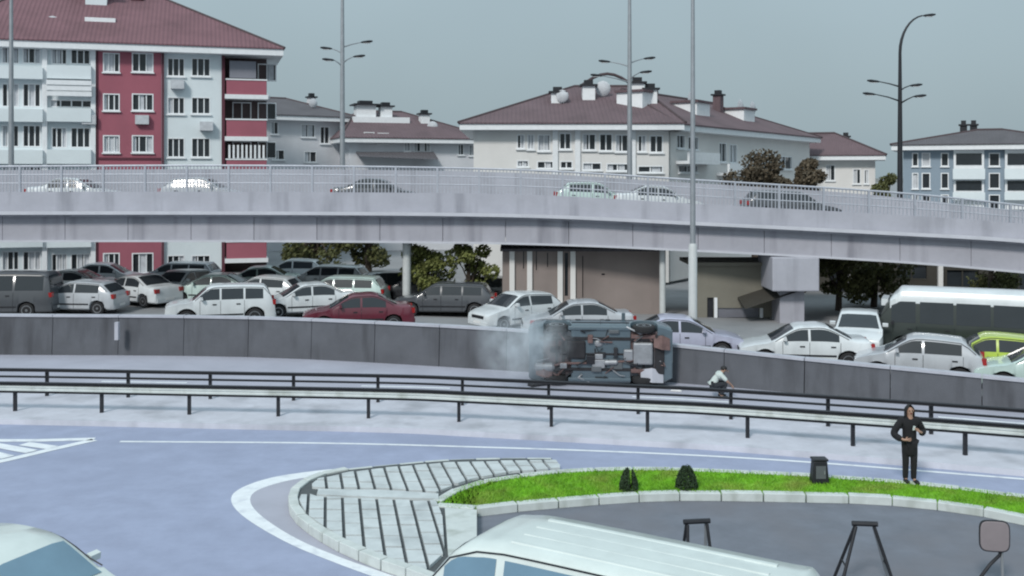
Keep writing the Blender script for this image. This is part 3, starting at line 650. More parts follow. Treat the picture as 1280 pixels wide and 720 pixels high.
b.box('canopy', M_WDRK, 0, L, -1.2, -.003, zt - .19, zt - .02); b.box('flat_roof', M_RGRY, -.1, L + .1, .0, 4, zt + .003, zt + .2)
# ================================================================== TREES AND SHRUBS
def tree(label, base, h, rad, m, nleaf, leaf=.22, seed=1, crown0=.35, name='broadleaf_tree', cat='tree', trunk=True, group=None, zs=.8):
    rnd = random.Random(seed); t = thing(name, label, cat, base, 0, group); tr = MB()
    r0 = .03 * h + .03
    tr.tube([(0, 0, -.1), (.04 * h * rnd.uniform(-1, 1), 0, h * .3), (.05 * h * rnd.uniform(-1, 1), .03 * h, h * .62)], [r0 * 1.3, r0, r0 * .5], 8)
    cl = []
    for k in range(16):
        a = rnd.uniform(0, 6.28); rr = rad * rnd.uniform(.25, .85); z = h * rnd.uniform(crown0 + .1, .92); f = 1 - .45 * max(0, (z / h - .6) / .4)
        c = Vector((math.cos(a) * rr * f, math.sin(a) * rr * f, z)); cl.append((c, rad * rnd.uniform(.28, .5)))
        z1 = h * rnd.uniform(.25, .5); tr.tube([(0, 0, z1), tuple(c * .5 + Vector((0, 0, z1 * .5 + .06 * h))), tuple(c)], [r0 * .4, r0 * .25, r0 * .08], 5)
    tr.build('trunk', M_BARK, t, True); mb = MB()
    for k in range(nleaf):
        c, r = cl[rnd.randrange(len(cl))]
        v = Vector((rnd.gauss(0, 1), rnd.gauss(0, 1), rnd.gauss(0, 1))).normalized() * r * rnd.uniform(.35, 1.08) ** .6; v.z *= zs; p = c + v
        if p.z < .05: p.z = .05
        n = Vector((rnd.gauss(0, 1), rnd.gauss(0, 1), rnd.gauss(.4, 1))).normalized(); u = n.orthogonal().normalized(); w_ = n.cross(u); s = leaf * rnd.uniform(.6, 1.3)
        mb.quad(p - u * s * .5, p - w_ * s * .28, p + u * s * .5, p + w_ * s * .28)
    mb.build('crown', m, t, fix=False); return t
def on_up(px, d): x = xat(px, d); return Vector((x, d, zup(x)))
tree('olive green leafy tree between the overpass post and the beige building', on_up(532, 48.8), 3.1, 1.25, M_LEAF, 3500, .2, 3, .1)
tree('broad olive tree spreading beside the beige building under the overpass', on_up(588, 48.6), 3.1, 1.35, M_LEAF, 4000, .2, 4, .08)
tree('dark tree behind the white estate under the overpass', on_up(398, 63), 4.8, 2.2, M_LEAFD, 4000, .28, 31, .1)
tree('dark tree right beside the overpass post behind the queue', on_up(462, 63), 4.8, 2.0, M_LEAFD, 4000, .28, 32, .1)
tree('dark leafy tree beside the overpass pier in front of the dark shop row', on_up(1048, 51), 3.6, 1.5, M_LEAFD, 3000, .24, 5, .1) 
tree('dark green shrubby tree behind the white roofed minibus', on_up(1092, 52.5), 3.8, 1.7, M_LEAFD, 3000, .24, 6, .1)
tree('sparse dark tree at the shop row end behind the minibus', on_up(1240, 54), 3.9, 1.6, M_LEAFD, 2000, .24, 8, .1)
tree('large brown leafed tree standing before the cream block above the overpass', on_up(946, 58), 8.1, 2.4, M_LEAFB, 7000, .26, 9, .5, zs=.6)
tree('tall brown leafed tree at the end of the cream block roof', on_up(1000, 59), 8.2, 1.5, M_LEAFB, 5000, .26, 12, .5, zs=.7)
tree('small dark bush tree past the low cream house', on_up(1104, 66), 7.2, 1.2, M_LEAFD, 2500, .26, 14, .5)
def shrub(label, px, py, h, r, seed, split=False):
    rnd = random.Random(seed); p = gp(px, py, ZI); t = thing('clipped_shrub', label, 'shrub', p, 0); mb = MB()
    for k in range(2600):
        a = rnd.uniform(0, 6.28); q = rnd.uniform(0, 1) ** .5; z = rnd.uniform(.0, 1); rr = r * (1 - z ** 2.2 * .65) * (.55 + .45 * q)
        x = math.cos(a) * rr
        if split and abs(x - .04) < .035 and z > .15: continue
        P = Vector((x, math.sin(a) * rr, z * h * rnd.uniform(.9, 1.05) + .01)); n = Vector((rnd.gauss(0, 1), rnd.gauss(0, 1), rnd.gauss(0, 1))).normalized(); u = n.orthogonal().normalized(); w_ = n.cross(u); s = .045 * rnd.uniform(.6, 1.4)
        mb.quad(P - u * s * .5, P - w_ * s * .3, P + u * s * .5, P + w_ * s * .3)
    mb.build('foliage', M_BUSH, t, fix=False)
    st = MB()
    for k in range(5): a = k * 1.26; st.tube([(.02 * math.cos(a), .02 * math.sin(a), -.02), (r * .5 * math.cos(a), r * .5 * math.sin(a), h * .7)], [.012, .005], 5)
    st.build('stem', M_BARK, t)
shrub('small dark shrub with a gap down its middle on the grass verge', 786, 613, .46, .21, 21, True)
shrub('round dark clipped shrub on the grass verge beside the split shrub', 858, 611, .48, .25, 22)
# dark bollard box on the verge
t = thing('utility_box', 'small dark tapered utility box on the verge near the person in black', 'utility box', gp(1024, 603, ZI))
o = MB().loft([[(x * .19, y * .14, 0) for x, y in ((-1, -1), (1, -1), (1, 1), (-1, 1))], [(x * .15, y * .12, .50) for x, y in ((-1, -1), (1, -1), (1, 1), (-1, 1))]]).build('cabinet', M_DARK, t); bevel(o, .025)
o = MB().box(-.17, .17, -.14, .14, .503, .55).build('lid', M_DARK, t); bevel(o, .015)
MB().box(-.11, .11, -.137, -.12, .12, .4).build('door', M_KERBD, t); MB().box(.07, .09, -.15, -.138, .22, .3).build('handle', M_POLE, t)
# ------------------------------------------------------------------ trestles and bent panel in the lot
def trestle(label, px, ptop, d, wt, wb, rz):
    x = xat(px, d); t = thing('trestle', label, 'trestle', (x, d, .004), rz); h = zz(ptop, d)
    for s in (-1, 1):
        for q in (-1, 1): MB().tube([(s * wb, q * .28, 0), (s * wt, q * .03, h - .04)], .028, 8).build('leg', M_DARK if (s < 0 or q < 0) else M_POLE, t, True)
        MB().tube([(s * (wb * .6 + wt * .4), -.17, h * .4), (s * (wb * .6 + wt * .4), .17, h * .4)], .016, 6).build('spreader', M_DARK, t, True)
    MB().tube([(-wt - .06, 0, h), (wt + .06, 0, h)], .045, 8).build('top_bar', M_DARK, t, True)
trestle('black steel trestle standing just behind the van roof', 871, 652, 17.4, .17, .24, R(8))
trestle('taller black splayed trestle on open asphalt beside the van', 1081, 655, 17.3, .15, .48, R(-6))
MAUVE = mat('panel_mauve', (.23, .20, .21), .6, .1, 2)
t = thing('bent_panel', 'mauve rounded metal panel on a bent black bracket at the lot edge', 'sign', (xat(1243, 17.2), 17.2, .004), R(-10))
o = MB(); pr = []
for a in range(24):
    an = a / 24 * 2 * math.pi; cx, cz = math.cos(an), math.sin(an); e = .45
    pr.append((.23 * math.copysign(abs(cx) ** e, cx), .25 * math.copysign(abs(cz) ** e, cz)))
o.loft([[(x, y, z + .95) for x, z in pr] for y in (-.03, .03)]); bevel(o.build('panel', MAUVE, t), .012)
o = MB(); o.loft([[(x * s, y, z * s + .95) for x, z in pr] for y, s in ((-.02, 1.06), (.02, 1.06))]); o.build('rim', M_DARK, t)
MB().tube([(-.32, 0, 0), (-.30, 0, .12), (-.06, .04, .45), (.1, .05, .62), (.12, .05, .8)], .03, 8).build('bracket', M_DARK, t, True)
MB().tube([(.15, .05, .0), (.13, .05, .7)], .025, 8).build('stay', M_POLE, t, True); MB().box(-.5, .3, -.25, .25, 0, .05).build('foot_plate', M_KERBD, t)
# ================================================================== VEHICLES
def paint(name, rgb): return mat('paint_' + name, rgb, .32, .07, 1.5, coat=.6, spots=(tuple(v * .78 + .01 for v in rgb), 1.4, .52, .82))
P_WHITE = paint('white', (.60, .63, .65)); P_CREAM = paint('cream_white', (.60, .66, .64)); P_SILV = paint('silver', (.42, .44, .47)); P_DGREY = paint('dark_grey', (.07, .075, .085))
P_MAR = paint('maroon', (.12, .02, .035)); P_BLK = paint('black', (.022, .024, .028)); P_LAV = paint('lavender', (.40, .41, .52)); P_LIME = paint('lime', (.38, .50, .05)); P_MINT = paint('mint', (.48, .60, .57)); P_GRN = paint('dark_green', (.022, .03, .027)); P_TEAL = paint('teal_grey', (.085, .12, .145))
# top line (x from the nose, z), belt height, roof span, glass stations
KINDS = {
 'sedan': dict(L=4.45, W=1.78, top=[(0, .52), (.06, .68), (.5, .82), (1.05, .93), (1.85, 1.38), (2.35, 1.45), (2.95, 1.43), (3.75, 1.05), (4.25, 1.01), (4.40, .86), (4.45, .55)], belt=.93, ws=(1.08, 1.82), rs=(3.0, 3.72), sw=[(1.45, 2.28), (2.36, 3.3)], ax=(.85, 3.6), r=.31),
 'hatch': dict(L=3.95, W=1.72, top=[(0, .52), (.06, .70), (.45, .84), (.92, .96), (1.65, 1.40), (2.1, 1.48), (3.1, 1.43), (3.35, 1.36), (3.82, .95), (3.92, .75), (3.95, .5)], belt=.95, ws=(.95, 1.62), rs=(3.4, 3.76), sw=[(1.3, 2.08), (2.16, 3.25)], ax=(.75, 3.2), r=.30),
 'estate': dict(L=4.6, W=1.8, top=[(0, .52), (.06, .7), (.5, .84), (1.05, .95), (1.8, 1.40), (2.3, 1.48), (3.9, 1.45), (4.15, 1.38), (4.48, .98), (4.57, .75), (4.6, .5)], belt=.95, ws=(1.08, 1.76), rs=(4.18, 4.44), sw=[(1.45, 2.2), (2.28, 3.15), (3.23, 4.05)], ax=(.88, 3.75), r=.32),
 'van': dict(L=4.95, W=1.92, top=[(0, .55), (.06, .85), (.4, 1.0), (.75, 1.12), (1.45, 1.75), (1.85, 1.92), (2.6, 1.97), (4.2, 1.95), (4.72, 1.86), (4.88, 1.2), (4.95, .5)], belt=1.12, ws=(.8, 1.5), rs=(4.75, 4.86), sw=[(1.25, 2.05), (2.15, 3.3), (3.4, 4.6)], ax=(.9, 3.9), r=.33),
 'suv': dict(L=4.4, W=1.84, top=[(0, .6), (.05, .85), (.5, .98), (1.05, 1.06), (1.65, 1.55), (2.1, 1.66), (3.7, 1.63), (4.05, 1.52), (4.28, 1.05), (4.37, .8), (4.4, .55)], belt=1.06, ws=(1.08, 1.62), rs=(4.08, 4.26), sw=[(1.4, 2.15), (2.23, 3.1), (3.18, 3.9)], ax=(.85, 3.55), r=.36),
 'minibus': dict(L=7.2, W=2.1, top=[(0, .6), (.05, 1.1), (.25, 1.3), (.55, 2.1), (.95, 2.42), (1.5, 2.5), (6.3, 2.48), (6.9, 2.35), (7.1, 1.4), (7.2, .5)], belt=1.25, ws=(.27, .62), rs=(6.93, 7.06), sw=[(.75, 1.6), (1.75, 2.9), (3.0, 4.15), (4.25, 5.4), (5.5, 6.6)], ax=(1.2, 5.6), r=.38),
}
def interp(P, x):
    if x <= P[0][0]: return P[0][1]
    for a, b in zip(P, P[1:]):
        if x <= b[0]:
            t = (x - a[0]) / (b[0] - a[0]); return a[1] + (b[1] - a[1]) * t
    return P[-1][1]
def smooth_top(P):
    Q = cr([(a, b, 0) for a, b in P], 5); return [(q.x, q.y) for q in Q]
CACHE = {}
def car_parts(kind, body, glass, two_tone=None):
    key = (kind, body.name, glass.name, two_tone.name if two_tone else '')
    if key in CACHE: return CACHE[key]
    K = KINDS[kind]; L, W, belt = K['L'], K['W'], K['belt']; T = smooth_top(K['top']); zmax = max(p[1] for p in T); r = K['r']
    ar = r + .06
    def zb(x):
        z = .24
        for a in K['ax']:
            if abs(x - a) < ar: z = max(z, r + math.sqrt(max(0, ar * ar - (x - a) ** 2)) * .98)
        return z
    xs = sorted(set([round(q[0], 3) for q in T if 0 <= q[0] <= L] + [round(a + ar * math.cos(math.pi * k / 10), 3) for a in K['ax'] for k in range(11)] + [0, L]))
    xs = [x for i, x in enumerate(xs) if i == 0 or x - xs[i - 1] > .004]
    def hw(x):
        f = max(0, (.55 - x) / .55); g = max(0, (x - (L - .45)) / .45); return W / 2 * (1 - .16 * f ** 2.2 - .10 * g ** 2.2)
    def sec(x):
        zt = interp(T, x); b = min(belt, zt - .035); w_ = hw(x); k = max(0, min(1, (zt - b) / max(.05, zmax - belt))); wr = w_ * (1 - .20 * k)
        if k > .12: e = .07
        else: e = .02
        return w_, b, zt, wr, e
    rings = []
    for x in xs:
        w_, b, zt, wr, e = sec(x); z0 = min(zb(x), b - .04); zm = max(z0 + .02, min(.62, b - .02))
        half = [(w_ * .93, z0), (w_ * .995, min(z0 + .06, zm)), (w_ * 1.012, zm), (w_ * .985, b), (wr * 1.0, zt - e), (wr * .93, zt - e * .3), (wr * .55, zt + .008), (0, zt + .012)]
        rings.append([(L / 2 - x, y, z) for y, z in half] + [(L / 2 - x, -y, z) for y, z in reversed(half[:-1])])
    out = []
    mb = MB(); mb.loft(rings); out.append(('body', mb.mesh('body', body, True), []))
    # glass
    def top_strip(x0, x1, n=6, f=.86):
        mb = MB(); P = []
        for k in range(n + 1):
            x = x0 + (x1 - x0) * k / n; w_, b, zt, wr, e = sec(x); dz = .012; dx = .01 if x0 < L / 2 else -.01
            P.append([(L / 2 - x + dx, wr * f * j / 3, zt + dz - (.012 + e * .25 if abs(j) == 3 else 0) + .006) for j in range(-3, 4)])
        mb.loft(P, False, False); return mb
    out.append(('windscreen', top_strip(*K['ws']).mesh('windscreen', glass, True, False), []))
    out.append(('rear_window', top_strip(*K['rs']).mesh('rear_window', glass, True, False), []))
    for s in (-1, 1):
        for a, b_ in K['sw']:
            mb = MB(); P = []; n = 8
            for k in range(n + 1):
                x = a + (b_ - a) * k / n; w_, b, zt, wr, e = sec(x); lo = (w_ * .985, b); hi = (wr, zt - e); q0, q1 = .10, .92
                if (hi[1] - lo[1]) < .12: q1 = q0 + .02
                f = lambda q: (L / 2 - x, s * (lo[0] + (hi[0] - lo[0]) * q + .008), lo[1] + (hi[1] - lo[1]) * q)
                P.append([f(q0), f((q0 + q1) / 2), f(q1)])
            mb.loft(P, False, False); out.append(('side_window', mb.mesh('side_window', glass, True, False), []))
    # wheels
    def wheel(r, wd=.2):
        t = MB(); pr = [(.0, -.5), (.82, -.5), (.95, -.42), (1, -.25), (1, .25), (.95, .42), (.82, .5), (.0, .5)]
        t.loft([[(a * r * math.cos(2 * math.pi * k / 20), h * wd, a * r * math.sin(2 * math.pi * k / 20)) for k in range(20)] for a, h in [(max(.05, a), h) for a, h in pr]])
        rm = MB(); 
        rm.loft([[(a * r * math.cos(2 * math.pi * k / 20), h * wd, a * r * math.sin(2 * math.pi * k / 20)) for k in range(20)] for a, h in [(.62, .49), (.66, .52), (.60, .53), (.5, .46), (.16, .5), (.04, .52)]], False)
        return t.mesh('wheel', M_TYRE, True), rm.mesh('rim', M_RIM, True, False)
    wm, rm = wheel(r)
    for a in K['ax']:
        for s in (-1, 1):
            out.append(('wheel', wm, [('rim', rm)], (L / 2 - a, s * (W / 2 - .13), r), 0 if s > 0 else math.pi))
    # lamps, bumpers, mirrors, plates, handles
    zf = interp(T, .12)
    for s in (-1, 1):
        w_ = hw(.1)
        mb = MB(); mb.loft([[(L / 2 - .02, s * w_ * .55, zf - .16), (L / 2 - .02, s * w_ * .55, zf - .03), (L / 2 - .10, s * w_ * .55, zf - .01)], [(L / 2 - .2, s * w_ * 1.03, zf - .14), (L / 2 - .22, s * w_ * 1.03, zf + .0), (L / 2 - .34, s * w_ * 1.02, zf + .02)]]); out.append(('headlight', mb.mesh('headlight', M_LAMP, True), []))
        zr = interp(T, L - .18); w_ = hw(L - .06)
        mb = MB().box(-L / 2 - .012, -L / 2 + .18, min(s * w_ * .72, s * (w_ + .012)), max(s * w_ * .72, s * (w_ + .012)), min(belt, zr) - .22, min(belt, zr) - .02); out.append(('tail_light', mb.mesh('tail_light', M_RED), []))
        xm = L / 2 - K['sw'][0][0] - .06; z = belt + .06
        mb = MB(); mb.loft([[(xm + dx, s * (W / 2 - .02 + dy), z + dz) for dx, dz in ((-.05, 0), (.06, .0), (.07, .1), (-.02, .13))] for dy in (0, .05, .2)]); out.append(('door_mirror', mb.mesh('door_mirror', body if kind != 'minibus' else M_DARK, True), []))
        for a, b_ in K['sw'][:2]:
            x = L / 2 - b_ + .12; out.append(('door_handle', MB().box(x, x + .16, min(s * (W / 2 - .02), s * (W / 2 + .022)), max(s * (W / 2 - .02), s * (W / 2 + .022)), belt - .16, belt - .12).mesh('door_handle', M_DARK), []))
    for s in (-1, 1):
        for x in [K['sw'][0][0] - .02] + [b_ + .04 for a, b_ in K['sw'][:2]]:
            if any(abs(x - a) < ar for a in K['ax']): x = x + .0
            w_, b, zt, wr, e = sec(x); z0 = max(zb(x) + .04, .3)
            out.append(('door_seam', MB().tube([(L / 2 - x, s * w_ * .997, z0), (L / 2 - x, s * w_ * 1.010, min(.62, b - .02)), (L / 2 - x, s * w_ * .984, b)], .009, 4).mesh('door_seam', M_DARK), []))
        out.append(('side_moulding', MB().box(-L / 2 + L - K['ax'][1] + ar + .03, L / 2 - K['ax'][0] - ar - .03, min(s * W / 2 * .99, s * W / 2 * 1.022), max(s * W / 2 * .99, s * W / 2 * 1.022), .46, .52).mesh('side_moulding', M_DARK), []))
    for s in (-1, 1):
        pts = []
        for k in range(13):
            x = K['ws'][0] + .1 + (K['rs'][1] - .1 - K['ws'][0] - .1) * k / 12; w_, b, zt, wr, e = sec(x); pts.append((L / 2 - x, s * (wr + .004), zt - e + .006))
        out.append(('roof_gutter', MB().tube(pts, .012, 5).mesh('roof_gutter', M_DARK), []))
    out.append(('grille', MB().box(L / 2 - .05, L / 2 + .012, -W * .25, W * .25, zf - .2, zf - .08).mesh('grille', M_DARK), []))
    out.append(('front_bumper', MB().box(L / 2 - .3, L / 2 + .03, -W * .40, W * .40, .26, .40).mesh('front_bumper', body), []))
    out.append(('rear_bumper', MB().box(-L / 2 - .03, -L / 2 + .3, -W * .42, W * .42, .28, .46).mesh('rear_bumper', body), []))
    out.append(('number_plate', MB().box(L / 2 + .031, L / 2 + .04, -.26, .26, .33, .44).mesh('number_plate', M_PLATE), []))
    out.append(('number_plate', MB().box(-L / 2 - .04, -L / 2 - .031, -.26, .26, .36, .47).mesh('number_plate', M_PLATE), []))
    out.append(('underbody', MB().box(-L / 2 + .3, L / 2 - .3, -W / 2 + .26, W / 2 - .26, .2, .5).mesh('underbody', M_TYRE), []))
    if two_tone:                                        # pale roof shell
        mb = MB(); P = []
        xx = [x for x in xs if K['ws'][1] + .05 < x < K['rs'][0] - .02]
        for x in xx:
            w_, b, zt, wr, e = sec(x); ef = min(1, (x - xx[0]) / .4, (xx[-1] - x) / .4)
            P.append([(L / 2 - x, y * wr, zt + dz) for y, dz in ((-1.05, -.34), (-1.03, -.04), (-.9, .03 + .16 * ef), (-.6, .06 + .24 * ef), (0, .06 + .28 * ef), (.6, .06 + .24 * ef), (.9, .03 + .16 * ef), (1.03, -.04), (1.05, -.34))])
        mb.loft(P, True); out.append(('roof_shell', mb.mesh('roof_shell', two_tone, True), []))
        out.append(('destination_board', MB().box(L / 2 - .62, L / 2 - .38, -.7, .7, 2.02, 2.3).mesh('destination_board', two_tone), []))
    CACHE[key] = out; return out
def vehicle(label, kind, body, loc, yaw, cat='car', name='car', glass=None, group=None, two_tone=None):
    t = thing(name, label, cat, loc, yaw, group)
    for e in car_parts(kind, body, glass or M_CGLASS, two_tone):
        o = link(e[0], e[1], t, e[3] if len(e) > 3 else None, e[4] if len(e) > 4 else 0)
        for nm, me in e[2]: link(nm, me, o)
    return t
# queue on the upper road: (label, kind, paint, column, distance, heading in degrees; 0 = nose to the right)
Q = [
 ('dark grey van with wide dark window at the queue end by the apartment block', 'van', P_DGREY, 2, 45.5, 184, 'van'),
 ('silver hatchback between the dark grey van and the white saloon', 'hatch', P_SILV, 100, 46.5, 175, 'car'),
 ('white saloon with black windows parked below the red wall section', 'sedan', P_WHITE, 172, 49.5, 150, 'car'),
 ('white hatchback with black windscreen turned towards the highway', 'hatch', P_WHITE, 226, 51.5, 250, 'car'),
 ('big white people carrier right behind the dark wall, before the maroon saloon', 'suv', P_WHITE, 276, 43.0, 196, 'van'),
 ('pale saloon in the rear row, behind the big white people carrier', 'sedan', P_MINT, 322, 54.0, 185, 'car'),
 ('white estate in the rear row beside the overpass post', 'estate', P_WHITE, 408, 54.5, 172, 'car'),
 ('white saloon between the people carrier and the maroon car', 'sedan', P_WHITE, 384, 45.6, 200, 'car'),
 ('maroon saloon close behind the dark wall', 'sedan', P_MAR, 448, 41.8, 190, 'car'),
 ('white hatchback tucked between the people carrier and the pale rear saloon', 'hatch', P_WHITE, 330, 48.8, 170, 'car'),
 ('silver estate in the rear row under the white wall of the apartment block', 'estate', P_SILV, 222, 56.5, 178, 'car'),
 ('white saloon in the rear row under the red wall of the apartment block', 'sedan', P_WHITE, 132, 56.0, 5, 'car'),
 ('white saloon in the middle row behind the silver hatchback', 'sedan', P_WHITE, 84, 52.0, 180, 'car'),
 ('mint saloon in the middle row behind the big white people carrier', 'sedan', P_MINT, 268, 50.0, 178, 'car'),
 ('mint estate in the middle row behind the maroon saloon', 'estate', P_MINT, 424, 48.6, 175, 'car'),
 ('white hatchback in the rear row between pale saloon and white estate', 'hatch', P_WHITE, 366, 58.5, 180, 'car'),
 ('black saloon in the middle row in front of the olive trees', 'sedan', P_BLK, 520, 50.5, 180, 'car'),
 ('black hatchback behind the long dark grey estate', 'hatch', P_BLK, 596, 50.0, 178, 'car'),
 ('black hatchback parked in front of the overpass post', 'hatch', P_BLK, 474, 51.0, 205, 'car'),
 ('long dark grey estate car below the olive trees', 'estate', P_DGREY, 556, 46.5, 176, 'car'),
 ('white hatchback behind the smoke of the overturned car', 'hatch', P_WHITE, 646, 43.2, 215, 'car'),
 ('silver saloon behind the overturned car, mostly hidden by it', 'sedan', P_SILV, 722, 41.0, 182, 'car'),
 ('lavender silver saloon behind the foot of the tall pale lamp post', 'sedan', P_LAV, 850, 37.0, -3, 'car'),
 ('clean white saloon behind the dark wall, right of the lamp post', 'sedan', P_WHITE, 1004, 35.6, 172, 'car'),
 ('white hatchback seen end on, squeezed beside the minibus', 'hatch', P_WHITE, 1074, 39.2, 250, 'car'),
 ('silver hatchback behind the dark wall in front of the minibus', 'hatch', P_SILV, 1148, 33.4, 158, 'car'),
 ('lime green hatchback between the silver hatchback and the mint car', 'hatch', P_LIME, 1238, 34.0, 160, 'car'),
 ('pale mint saloon in front of the lime green hatchback', 'sedan', P_MINT, 1312, 31.9, 160, 'car'),
]
for lb, kd, pt, px, d, yw, cat in Q:
    p = on_up(px, d); vehicle(lb, kd, pt, p, R(yw), cat, 'car' if cat == 'car' else 'van', group=None)
p = on_up(1217, 38.4); vehicle('dark green minibus with bulging white roof behind the silver hatchback', 'minibus', P_GRN, p, R(157), 'minibus', 'minibus', two_tone=P_WHITE).scale = (1, 1, .88)
# traffic on the overpass, seen through the railing
for lb, kd, pt, px, off, yw in (('white saloon on the overpass above the queue end', 'sedan', P_WHITE, 90, 4.3, 0), ('silver hatchback on the overpass below the red apartment block', 'hatch', P_SILV, 250, 4.3, 0),
      ('dark saloon on the overpass in front of the small grey houses', 'sedan', P_DGREY, 470, 4.3, 0), ('white saloon on the overpass in front of the cream block', 'sedan', P_WHITE, 820, 4.3, 0), ('mint hatchback on the overpass following a white saloon', 'hatch', P_MINT, 742, 4.3, 0), ('dark estate on the overpass before the brown trees', 'estate', P_DGREY, 980, 4.3, 0)):
    d = 46.5 + off; x = xat(px, d); q = lerp_i(BLN, x); q2 = lerp_i(BLN, x + 1); v = vehicle(lb, kd, pt, (x, q.y + off, q.z + .10), R(yw), 'car' if kd != 'van' else 'van', 'car' if kd != 'van' else 'van')
    v.rotation_euler = (0, -math.atan2(q2.z - q.z, 1), 0)
# ------------------------------------------------------------------ foreground vehicles
p = Vector((xat(640, 15.06), 15.06, 0)); hd = Vector((-3.7, 2.26, 0)).normalized(); sd_ = Vector((-hd.y, hd.x, 0))    # hd: towards the far-left end
KINDS['bigvan'] = dict(L=5.6, W=2.02, top=[(0, .55), (.05, 1.0), (.25, 1.25), (.45, 1.45), (.85, 1.92), (1.2, 2.03), (1.9, 2.08), (4.8, 2.07), (5.35, 2.0), (5.52, 1.3), (5.6, .5)], belt=1.2, ws=(.3, .82), rs=(5.38, 5.5), sw=[(.75, 1.55), (1.68, 3.2), (3.3, 5.1)], ax=(1.0, 4.4), r=.34)
VANC = gp(640, 652, 2.05) - hd * 1.35 + sd_ * .78; VANC = Vector((VANC.x + .55, VANC.y + .28, .004))
vehicle('cream white van in the foreground, its long roof nearest the grass verge', 'bigvan', P_CREAM, VANC, math.atan2(hd.y, hd.x), 'van', 'van', M_BGLASS)
v = bpy.data.objects[[o.name for o in bpy.data.objects if o.get('label', '').startswith('cream white van')][0]]
for k in range(4):                                      # pressed ribs along the roof
    y = -.5 + k / 3; rg = []
    for x in (1.2, .4, -.6, -1.6, -2.1): rg.append([(x, y - .05, 2.075), (x, y - .03, 2.096), (x, y + .03, 2.096), (x, y + .05, 2.075)])
    MB().loft(rg).build('roof_rib', P_CREAM, v, True)
KINDS['carfront'] = dict(KINDS['hatch']); KINDS['carfront'].update(L=4.2, W=1.8, top=[(0, .55), (.06, .72), (.5, .88), (1.0, 1.0), (1.7, 1.45), (2.2, 1.56), (2.9, 1.55), (3.4, 1.42), (3.95, 1.05), (4.15, .8), (4.2, .5)], belt=1.0, ws=(1.02, 1.68), rs=(3.42, 3.9), sw=[(1.35, 2.2), (2.28, 3.55)], ax=(.8, 3.4))
vehicle('cream white car at the road edge with pale blue side windows, cut by the frame', 'carfront', P_CREAM, (-7.5, 15.2, .004), R(-23), 'car', 'car', M_BGLASS)
# ------------------------------------------------------------------ overturned car: lies on its side, underside to the camera
ov = vehicle('overturned teal grey car lying on its side on the highway, underside showing', 'suv', P_TEAL, (0, 0, 0), 0, 'car', 'overturned_car')
oc = gp(752, 484); K = KINDS['suv']
ov.rotation_euler = (R(-90), 0, R(0)); ov.rotation_euler = (Matrix.Rotation(R(-4), 3, 'Z') @ Matrix.Rotation(R(-86), 3, 'X')).to_euler()
ov.scale = (1.07, 1.08, 1.06); ov.location = (oc.x - .05, oc.y - .1, K['W'] / 2 * 1.08 + .06)
for o in list(ov.children):
    if o.name.startswith('underbody'): bpy.data.objects.remove(o)
M_PAN = mat('floor_pan', (.075, .085, .10), .7, .5, 3, spots=((.10, .065, .065), 1.6, .42, .6)); M_RUST = mat('rust_metal', (.14, .085, .08), .75, .35, 4); M_ALU = mat('cast_metal', (.34, .35, .37), .5, .2, 5, metal=.5); M_BLK = mat('underseal', (.022, .022, .026), .85, .3, 5)
o = MB().box(-1.95, 1.95, -.70, .70, .30, .42).build('floor_pan', M_PAN, ov); bevel(o, .04)
for s in (-1, 1): bevel(MB().box(-1.0, .95, s * .80 - .06, s * .80 + .06, .20, .34).build('sill', P_TEAL, ov), .03); bevel(MB().box(-1.9, 1.7, s * .48 - .05, s * .48 + .05, .22, .298).build('chassis_rail', M_BLK, ov), .015)
for x in (-1.15, -.55, .1, .6): bevel(MB().box(x - .05, x + .05, -.68, .68, .245, .297).build('cross_member', M_BLK, ov), .015)
bevel(MB().box(-1.05, -.45, -.42, .16, .17, .29).build('fuel_tank', M_BLK, ov), .06)
MB().tube([(1.25, .1, .22), (.9, .2, .2), (.3, .24, .22), (-.4, .28, .2), (-1.2, .3, .22), (-1.45, .38, .22)], .035, 8).build('exhaust_pipe', M_RUST, ov, True)
MB().tube([(-1.42, .42, .24), (-1.5, .42, .24), (-2.0, .42, .24), (-2.06, .42, .24)], [.06, .14, .14, .06], 12).build('muffler', M_ALU, ov, True)
MB().tube([(.55, .24, .2), (.5, .24, .2), (.15, .25, .2), (.1, .25, .2)], [.04, .085, .085, .04], 10).build('catalytic_converter', M_ALU, ov, True)
MB().tube([(1.0, 0, .25), (-1.2, 0, .27)], .04, 8).build('propeller_shaft', M_BLK, ov, True)
o = MB().box(1.02, 1.62, -.38, .30, .14, .34).build('engine_sump', M_ALU, ov); bevel(o, .05); bevel(MB().box(.72, 1.02, -.16, .2, .16, .32).build('gearbox', M_ALU, ov), .05)
bevel(MB().box(1.7, 1.98, -.6, .6, .18, .34).build('front_subframe', M_BLK, ov), .03); bevel(MB().box(.95, 1.7, -.62, -.5, .19, .3).build('subframe_arm', M_RUST, ov), .02); bevel(MB().box(.95, 1.7, .45, .57, .19, .3).build('subframe_arm', M_RUST, ov), .02)
for ax in (2.2 - .85, 2.2 - 3.55):
    MB().tube([(ax, -.74, .34), (ax, -.2, .29), (ax, .2, .29), (ax, .74, .34)], [.05, .045, .045, .05], 8).build('axle', M_BLK, ov, True)
    for s in (-1, 1):
        MB().tube([(ax - .3, s * .42, .24), (ax, s * .72, .27)], .035, 6).build('control_arm', M_RUST, ov, True); MB().tube([(ax + .25, s * .42, .24), (ax, s * .72, .27)], .035, 6).build('control_arm', M_RUST, ov, True)
        MB().tube([(ax - .1, s * .58, .25), (ax - .1, s * .55, .62)], .06, 8).build('spring', M_BLK, ov, True)
rw = random.Random(5)
